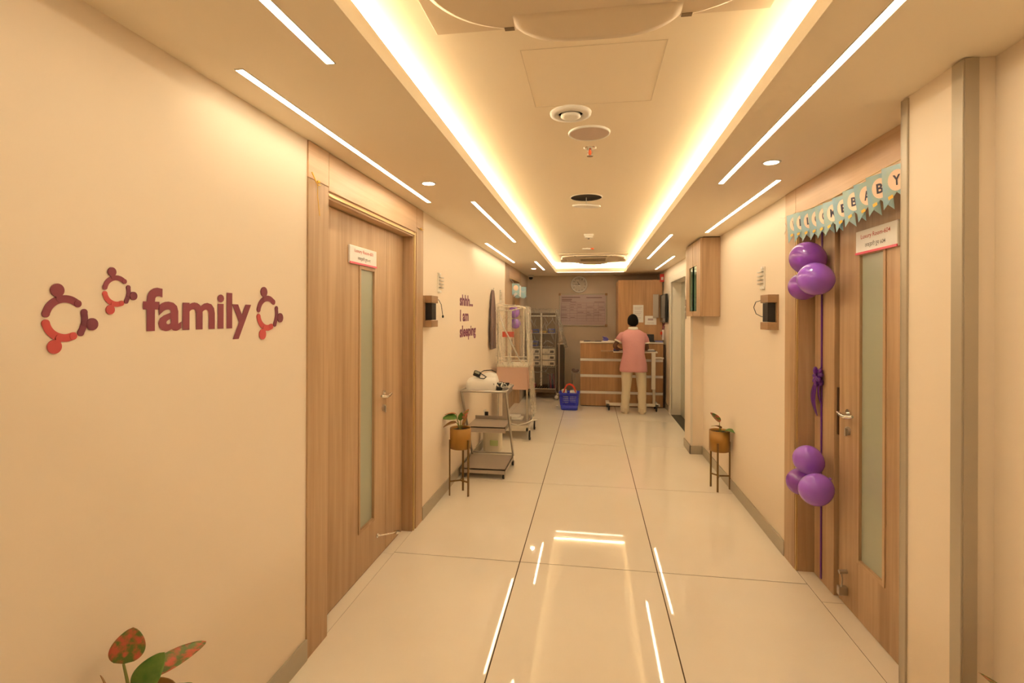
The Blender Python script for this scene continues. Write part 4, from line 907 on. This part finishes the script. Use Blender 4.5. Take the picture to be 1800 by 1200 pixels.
# ---------------------------------------------------------------- reception counter
t = thing('reception_counter', (.5, 9.05, 0), 'oak reception counter with three pale horizontal bands', 'counter')
cx0, cx1, cy0, cy1 = -.187, 1.195, 8.98, 9.24
zs = [(0.012, .215), (.262, .50), (.548, .775), (.822, 1.082)]
obj('carcass', B().box(cx0 + .004, cx1, cy0 + .02, cy1, .0, 1.08), 'woodx', t)
for a, c_ in zs: obj('front_panel', B().box(cx0, cx1, cy0, cy0 + .018, a, c_, .002), 'woodx', t)
for a, c_ in ((.217, .260), (.502, .546), (.777, .820)): obj('pale_band', B().box(cx0, cx1, cy0 + .004, cy0 + .018, a, c_), 'white', t)
obj('plinth', B().box(cx0 + .01, cx1, cy0 + .012, cy0 + .018, 0, .012), 'dark', t)
obj('worktop', B().box(cx0 - .01, cx1, cy0 - .012, cy1 + .02, 1.084, 1.108, .003), 'offwhite', t)
obj('dark_end_edge', B().box(1.197, 1.225, cy0 + .01, cy1, 0, 1.07), mat('dark end edge', (.06, .03, .02), .5), t)
t = thing('tall_cabinet', (.85, 9.7, 0), 'tall plain oak cabinet behind the counter', 'cabinet')
obj('carcass', B().box(.467, 1.222, 9.31, YB - .013, .0, 2.185), 'woodx', t)
obj('front_panel', B().box(.470, 1.222, 9.29, 9.308, .02, 2.183, .002), 'woodx', t)
def notice(x0_, x1_, z0_, z1_, lab, lines):
    tt = thing('notice', ((x0_ + x1_) / 2, 9.288, z0_), lab, 'notice', 'papers stuck on the tall cabinet')
    obj('sheet', B().box(x0_, x1_, 9.2865, 9.2885, z0_, z1_), 'paper', tt)
    if lines == 'text':
        b_ = B()
        for k in range(9):
            if k in (2, 6): continue
            b_.box(x0_ + .025, x1_ - .025 - .02 * (k % 3), 9.2858, 9.2866, z1_ - .045 - k * .026, z1_ - .04 - k * .026)
        obj('printed_lines', b_, 'board', tt, kind='stuff')
    else:
        obj('printed_block', B().box(x0_ + .05, x0_ + .14, 9.2858, 9.2866, z1_ - .08, z1_ - .045).box(x0_ + .04, x0_ + .15, 9.2858, 9.2866, z0_ + .03, z0_ + .036), 'board', tt)
notice(.722, .90, 1.44, 1.745, 'tall white printed sheet on the cabinet above the man', 'text')
notice(.925, 1.12, 1.40, 1.555, 'wide white notice on the cabinet right of the man', 'blk')
# things on the counter top
zc = 1.108
t = thing('clipboard', (.02, 9.1, zc), 'dark blue clipboard lying on left end of counter', 'clipboard')
obj('board', B().box(-.13, .17, 8.99, 9.2, zc, zc + .008, .002), 'navyf', t); obj('clip', B().box(-.02, .06, 8.985, 9.0, zc + .008, zc + .02, .003), 'steel', t)
gl = B().ball((.245, 9.1, zc + .035), (.05, .04, .034), 14)
for k in range(4): gl.tube([(.22 + .02 * k, 9.08, zc + .05), (.205 + .014 * k, 9.06, zc + .075), (.19 + .012 * k, 9.05, zc + .085 - .004 * k)], [.011, .010, .007], 8)
obj('rubber_glove', gl, 'violet', label='crumpled blue glove on the counter beside the clipboard', cat='glove')
obj('paper_pad', B().box(.19, .38, 9.02, 9.2, zc, zc + .012, .002), 'paper', label='white paper pad on counter under the glove', cat='paper')
t = thing('laptop', (1.0, 9.15, zc), 'small black screen standing on the counter right of man', 'laptop')
obj('base', B().box(.93, 1.07, 9.04, 9.18, zc, zc + .012, .002), 'black', t)
sb_ = B().box(.93, 1.07, 0, .01, 0, .12, .003); sb_.xf(Matrix.Translation((0, 9.18, zc + .01)) @ Matrix.Rotation(-.15, 4, 'X')); obj('screen', sb_, 'black', t)
t = thing('folder', (1.12, 9.08, zc), 'bright blue folder on right end of counter', 'folder')
obj('cover', B().box(1.075, 1.19, 8.98, 9.17, zc, zc + .008, .001).box(1.075, 1.19, 8.98, 9.17, zc + .016, zc + .02, .001), 'bluef', t); obj('pages', B().box(1.08, 1.185, 8.985, 9.165, zc + .008, zc + .016), 'paper', t)

# ---------------------------------------------------------------- overbed table
t = thing('overbed_table', (.66, 8.75, 0), 'wheeled cream overbed table in front of the standing man', 'table')
obj('table_top', B().box(.36, 1.065, 8.64, 8.94, .948, .972, .006), 'offwhite', t)
obj('side_tray', B().box(.16, .358, 8.66, 8.92, .955, .967, .002), 'woodd', t)
obj('column', B().box(.965, 1.03, 8.62, 8.66, .36, .948, .004), 'offwhite', t)
obj('lower_column', B().box(.985, 1.03, 8.625, 8.655, .12, .36, .003), 'steel', t)
obj('height_lever', B().box(1.03, 1.13, 8.63, 8.65, .86, .885, .004).box(1.13, 1.16, 8.63, 8.65, .855, .88, .004), 'offwhite', t)
obj('base_bar', B().box(.24, 1.10, 8.60, 8.66, .085, .125, .005).box(.24, .30, 8.60, 8.93, .085, .12, .005).box(1.02, 1.08, 8.60, 8.93, .085, .12, .005), 'offwhite', t)
for (x, y) in ((.29, 8.62), (1.045, 8.62), (.27, 8.90), (1.05, 8.90)): caster(t, x, y, .034, m='rubber', fork='rubber', h=.02)
t = thing('book', (.43, 8.72, .972), 'violet covered file on left end of overbed table', 'book')
obj('cover', B().box(.36, .45, 8.66, 8.80, .973, .990, .003), 'navyf', t); obj('upper_cover', B().box(.37, .44, 8.67, 8.78, .990, 1.02, .008), 'violet', t)
t = thing('book', (.95, 8.75, .972), 'dark notebook on right end of overbed table', 'book')
obj('cover', B().box(.90, 1.04, 8.67, 8.83, .973, .985, .002), 'navyf', t); obj('pages', B().box(.91, 1.02, 8.68, 8.82, .985, 1.0, .002), 'paper', t)

# ---------------------------------------------------------------- back wall items
t = thing('wall_clock', (-.242, YB, 2.005), 'round white wall clock above the chart board', 'clock')
cc = (-.242, YB, 2.164)
obj('rim', B().lathe([(.160, 0), (.160, -.03), (.150, -.036), (.143, -.030), (.143, 0)], cc, 40, 'Y', cap=False), 'white', t)
obj('face', B().lathe([(.144, -.012), (.001, -.0125)], cc, 40, 'Y'), mat('clock face', (.60, .50, .40), .4), t)
nb = B()
for k in range(1, 13):
    a = math.radians(90 - 30 * k); x = cc[0] + .115 * math.cos(a); z = cc[2] + .115 * math.sin(a)
    wn = .032 if k > 9 else .016
    nb.text(str(k), (x - wn / 2, YB - .0135, z - .013), (1, 0, 0), (0, 0, 1), (0, -1, 0), wn, .026, .0005, .01)
obj('numerals', nb, 'greyink', t, kind='stuff')
hb = B().tube([(cc[0], YB - .018, cc[2]), (cc[0] - .085, YB - .018, cc[2] + .002)], .004, 6).tube([(cc[0], YB - .020, cc[2]), (cc[0] - .03, YB - .02, cc[2] + .05)], .005, 6).cyl((cc[0], YB - .012, cc[2]), (cc[0], YB - .024, cc[2]), .010, seg=12)
obj('hands', hb, 'black', t)
obj('clock_glass', B().lathe([(.143, -.028), (.001, -.030)], cc, 40, 'Y', cap=False), glass('clear glass'), t)
t = thing('notice_board', (-.165, YB, 1.35), 'wide framed chart board with printed table on back wall', 'board')
bx0, bx1, bz0, bz1 = -.63, .297, 1.35, 1.985
fz = B().box(bx0, bx1, YB - .018, YB, bz0, bz0 + .022, .003).box(bx0, bx1, YB - .018, YB, bz1 - .022, bz1, .003).box(bx0, bx0 + .022, YB - .018, YB, bz0, bz1, .003).box(bx1 - .022, bx1, YB - .018, YB, bz0, bz1, .003)
obj('frame', fz, 'alu', t)
obj('panel', B().box(bx0 + .02, bx1 - .02, YB - .010, YB, bz0 + .02, bz1 - .02), 'board', t)
for (x, z) in ((bx0 + .015, bz1 - .015), (bx1 - .015, bz1 - .015), (bx1 - .015, bz0 + .015), (bx0 + .015, bz0 + .015)): obj('corner_cap', B().box(x - .022, x + .022, YB - .022, YB, z - .022, z + .022, .004), 'woodd', t)
gb2 = B(); rq = random.Random(5)
for k in range(8): z = bz1 - .185 - k * .05; gb2.box(bx0 + .04, bx1 - .04, YB - .0106, YB - .0098, z - .0015, z + .0015)
for x in (bx0 + .04, -.42, -.28, -.10, .04, .13, bx1 - .04): gb2.box(x - .0015, x + .0015, YB - .0106, YB - .0098, bz1 - .535, bz1 - .185)
obj('table_grid', gb2, 'boardg', t, kind='stuff')
tb = B()
for (x, z, wd) in ((-.58, 1.905, .36), (-.10, 1.90, .30), (-.58, 1.865, .20), (-.58, 1.835, .19)): tb.box(x, x + wd, YB - .0108, YB - .0098, z, z + .016)
for k in range(34):
    x = rq.choice([-.585, -.41, -.27, -.09, .05, .14]); z = bz1 - .175 - .05 * rq.randrange(0, 8) + .018; tb.box(x, x + rq.uniform(.05, .12), YB - .0108, YB - .0098, z - .012, z - .003)
obj('printed_lines', tb, 'boardg', t, kind='stuff')
t = thing('security_camera', (-1.2, YB - .05, 2.27), 'small black and white dome camera in far left ceiling corner', 'camera')
obj('housing', B().lathe([(.055, 0), (.055, -.035), (.045, -.04)], (-1.165, 9.95, HC), 20), 'offwhite', t)
obj('dome', B().ball((-1.165, 9.95, HC - .055), (.04, .04, .035), 16), 'black', t)

# right wall far items
t = thing('television', (1.17, 9.2, 1.45), 'slim black television angled off right wall at far end', 'television')
obj('screen', B().box(1.178, 1.215, 8.62, 9.27, 1.45, 1.915, .006), 'black', t)
obj('glass_front', B().box(1.175, 1.178, 8.635, 9.255, 1.465, 1.90), mat('screen glass', (.02, .02, .02), .12), t)
obj('wall_bracket', B().box(1.215, XR, 8.86, 8.98, 1.6, 1.75, .003), 'black', t)
t = thing('display_panel', (1.07, 9.2, 1.5), 'grey tilted panel beside the television', 'panel')
obj('panel', B().box(1.060, 1.155, 9.262, 9.275, 1.52, 1.93, .004), 'steels', t); obj('hook', B().cyl((1.10, 9.275, 1.9), (1.10, 9.29, 1.9), .008), 'steel', t)
t = thing('exit_sign', (1.23, 9.3, 2.14), 'small red sign under the ceiling at far right', 'sign')
obj('plate', B().box(1.175, XR, 9.26, 9.275, 2.145, 2.285, .003), mat('red sign', (.60, .03, .02), .4), t); obj('white_mark', B().box(1.195, 1.23, 9.257, 9.26, 2.18, 2.23), 'paper', t)
t = thing('hanging_tag', (1.2, 9.1, 1.15), 'red and brown key tags hanging on right wall behind counter', 'key tag')
obj('strap', B().tube([(XR - .01, 9.15, 1.43), (1.21, 9.14, 1.36), (1.20, 9.13, 1.27), (1.195, 9.13, 1.20)], .009, 8).tube([(XR - .01, 9.13, 1.38), (1.22, 9.12, 1.30), (1.17, 9.12, 1.27)], .006, 8), 'maroon', t)
obj('tag', B().box(1.165, 1.20, 9.11, 9.13, 1.235, 1.285, .003), 'red', t); obj('white_tag', B().box(1.195, 1.225, 9.11, 9.13, 1.14, 1.32, .003), 'paper', t)
t = thing('lift_call_panel', (1.11, 6.42, 1.5), 'thin steel call panel on far edge of narrow column', 'panel')
obj('plate', B().box(1.104, 1.110, 6.34, 6.42, 1.52, 1.75, .002), 'steel', t); obj('button', B().cyl((1.104, 6.38, 1.66), (1.099, 6.38, 1.66), .014), 'white', t); obj('button', B().cyl((1.104, 6.38, 1.60), (1.099, 6.38, 1.60), .014), 'white', t)

# ---------------------------------------------------------------- the man
mx, my = .668, 8.45
man = thing('person', (mx, my, 0), 'man in pink polo shirt and cream trousers, back turned, leaning on table', 'person')
me = bpy.data.meshes.new('body')
J = [(0, .0, .92, .13), (0, .03, 1.08, .12), (0, .09, 1.22, .13), (0, .125, 1.31, .06), (0, .15, 1.37, .052), (0, .175, 1.43, .078), (0, .18, 1.485, .084),
     (-.15, .10, 1.24, .045), (-.232, .09, 1.15, .040), (-.300, .10, 1.065, .036), (-.25, .24, 1.01, .031), (-.20, .33, .992, .024),
     (.15, .10, 1.24, .045), (.195, .10, 1.14, .040), (.222, .11, 1.03, .036), (.21, .25, 1.01, .031), (.19, .33, .992, .024),
     (-.10, 0, .84, .088), (-.105, .01, .48, .058), (-.125, -.01, .09, .038), (-.135, .07, .045, .035),
     (.10, 0, .84, .088), (.125, .01, .48, .058), (.13, -.01, .09, .038), (.14, .07, .045, .035)]
E_ = [(0, 1), (1, 2), (2, 3), (3, 4), (4, 5), (5, 6), (2, 7), (7, 8), (8, 9), (9, 10), (10, 11), (2, 12), (12, 13), (13, 14), (14, 15), (15, 16), (0, 17), (17, 18), (18, 19), (19, 20), (0, 21), (21, 22), (22, 23), (23, 24)]
me.from_pydata([(j[0], j[1], j[2]) for j in J], E_, [])
bo = bpy.data.objects.new('tmp', me); col.objects.link(bo)
md = bo.modifiers.new('s', 'SKIN')
for v, j in zip(me.skin_vertices[0].data, J): v.radius = (j[3], j[3]); v.use_root = False
me.skin_vertices[0].data[0].use_root = True
ms = bo.modifiers.new('ss', 'SUBSURF'); ms.levels = 2; ms.render_levels = 2
bpy.context.view_layer.update()
m2 = bpy.data.meshes.new_from_object(bo.evaluated_get(bpy.context.evaluated_depsgraph_get()))
bb = B(); bb.add([v.co.copy() for v in m2.vertices], [tuple(p.vertices) for p in m2.polygons], True)
bpy.data.objects.remove(bo)
# head, ears, nose, lips, fingers grow from the same skin
bb.ball((0, .178, 1.462), (.076, .092, .105), 20)
bb.ball((-.078, .175, 1.455), (.010, .020, .030), 10).ball((.078, .175, 1.455), (.010, .020, .030), 10)
bb.ball((0, .270, 1.455), (.014, .022, .026), 10).ball((0, .262, 1.415), (.026, .012, .009), 10)
for sx, hx in ((-1, -.20), (1, .19)):
    bb.ball((hx, .36, .990), (.036, .045, .016), 12)
    for k, (ln, of) in enumerate(((.058, -.027), (.070, -.009), (.066, .009), (.052, .027))):
        bb.tube([(hx + of, .385, .992), (hx + of * 1.1, .385 + ln * .55, .998), (hx + of * 1.15, .385 + ln, .984)], [.0095, .009, .007], 8)
    bb.tube([(hx - sx * .030, .345, .99), (hx - sx * .052, .37, .988), (hx - sx * .058, .395, .984)], [.011, .010, .008], 8)
T = Matrix.Translation((mx, my, 0))
obj('body', bb.xf(T), 'skin', man)
eb = B().ball((-.03, .262, 1.472), .010, 10).ball((.03, .262, 1.472), .010, 10); obj('eyes', eb.xf(T), 'white', man)
hr = B()
def hfn(a, c):
    th = a * 2 * math.pi; ph = c * math.pi * .62
    back = .5 + .5 * math.cos(th + math.pi / 2)   # 1 at the back (-y)
    ph *= .76 + .44 * back
    r = 1.0 + .02 * math.sin(th * 7 + c * 9)
    return Vector((.083 * r * math.sin(ph) * math.cos(th), .176 + .102 * r * math.sin(ph) * math.sin(th), 1.466 + .112 * r * math.cos(ph)))
hr.grid(hfn, 30, 14); obj('hair', hr.xf(T), 'hair', man, solid=.008)
def ell(cx, cy, z, rx, ry, n=28, e=2.4, tilt=0): return [Vector((cx + rx * math.copysign(abs(math.cos(q)) ** (2 / e), math.cos(q)), cy + ry * math.copysign(abs(math.sin(q)) ** (2 / e), math.sin(q)), z + tilt * math.sin(q))) for q in [2 * math.pi * k / n for k in range(n)]]
sh = B().loft([ell(0, .0, .664, .212, .135), ell(-.002, 0, .70, .216, .138), ell(0, 0, .78, .207, .138), ell(0, .005, .86, .188, .132), ell(.002, .015, .95, .168, .122), ell(.003, .03, 1.03, .172, .122), ell(0, .05, 1.11, .180, .125), ell(0, .07, 1.19, .190, .125, tilt=-.0), ell(0, .09, 1.25, .190, .108), ell(0, .105, 1.285, .165, .09), ell(0, .118, 1.312, .125, .076), ell(0, .13, 1.335, .080, .066)], cap=False)
for sx, P in ((-1, [(-.12, .105, 1.245), (-.172, .10, 1.232), (-.212, .095, 1.185), (-.240, .09, 1.135)]), (1, [(.12, .105, 1.245), (.160, .10, 1.228), (.188, .10, 1.175), (.200, .10, 1.110)])):
    sh.tube(P, [.055, .060, .058, .056], 16, cap=False)
obj('shirt', sh.xf(T), 'shirt', man, solid=.005)
cuf = B().tube([(-.233, .092, 1.150), (-.244, .089, 1.128)], .059, 16, cap=False).tube([(.198, .10, 1.128), (.201, .10, 1.106)], .059, 16, cap=False)
obj('sleeve_cuffs', cuf.xf(T), 'collar', man, solid=.006, label='white sleeve cuffs')
cr = B().loft([ell(0, .128, 1.322, .080, .072), ell(0, .140, 1.352, .072, .068), ell(0, .147, 1.372, .066, .064)], cap=False)
obj('collar', cr.xf(T), 'collar', man, solid=.010, label='white polo collar')
tr = B()
def legr(P): return [ell(p[0], p[1], p[2], p[3], p[4], 24, 2.2) for p in P]
for P in ([(-.088, 0, .86, .080, .095), (-.100, .0, .70, .092, .100), (-.104, .01, .60, .088, .098), (-.108, .012, .46, .076, .085), (-.118, -.008, .34, .066, .080), (-.124, -.004, .25, .072, .078), (-.130, -.014, .18, .064, .076), (-.135, -.008, .11, .072, .078), (-.136, -.01, .06, .064, .078), (-.137, -.01, .028, .070, .080)],
          [(.088, 0, .86, .080, .095), (.104, .0, .70, .092, .100), (.118, .01, .60, .086, .098), (.128, .012, .46, .076, .085), (.133, -.006, .34, .065, .080), (.132, .0, .26, .070, .077), (.134, -.012, .18, .061, .075), (.136, -.008, .11, .069, .077), (.136, -.01, .06, .062, .076), (.138, -.01, .028, .068, .078)]):
    R = legr(P); tr.loft(R, cap=False)
tr.loft([ell(0, 0, .72, .175, .105), ell(0, 0, .80, .170, .105), ell(0, 0, .92, .13, .09)], cap=True)
obj('trousers', tr.xf(T), 'trousers', man)
for sx in (-1, 1):
    cx_ = .135 * sx; ang = -sx * .18
    s1 = B().loft([ell(0, .05, .0, .042, .13), ell(0, .05, .022, .046, .135), ell(0, .04, .05, .043, .12), ell(0, .0, .085, .038, .07)])
    s1.xf(Matrix.Translation((cx_, -.02, 0)) @ Matrix.Rotation(ang, 4, 'Z')); obj('shoe', s1.xf(T), 'shoe', man)
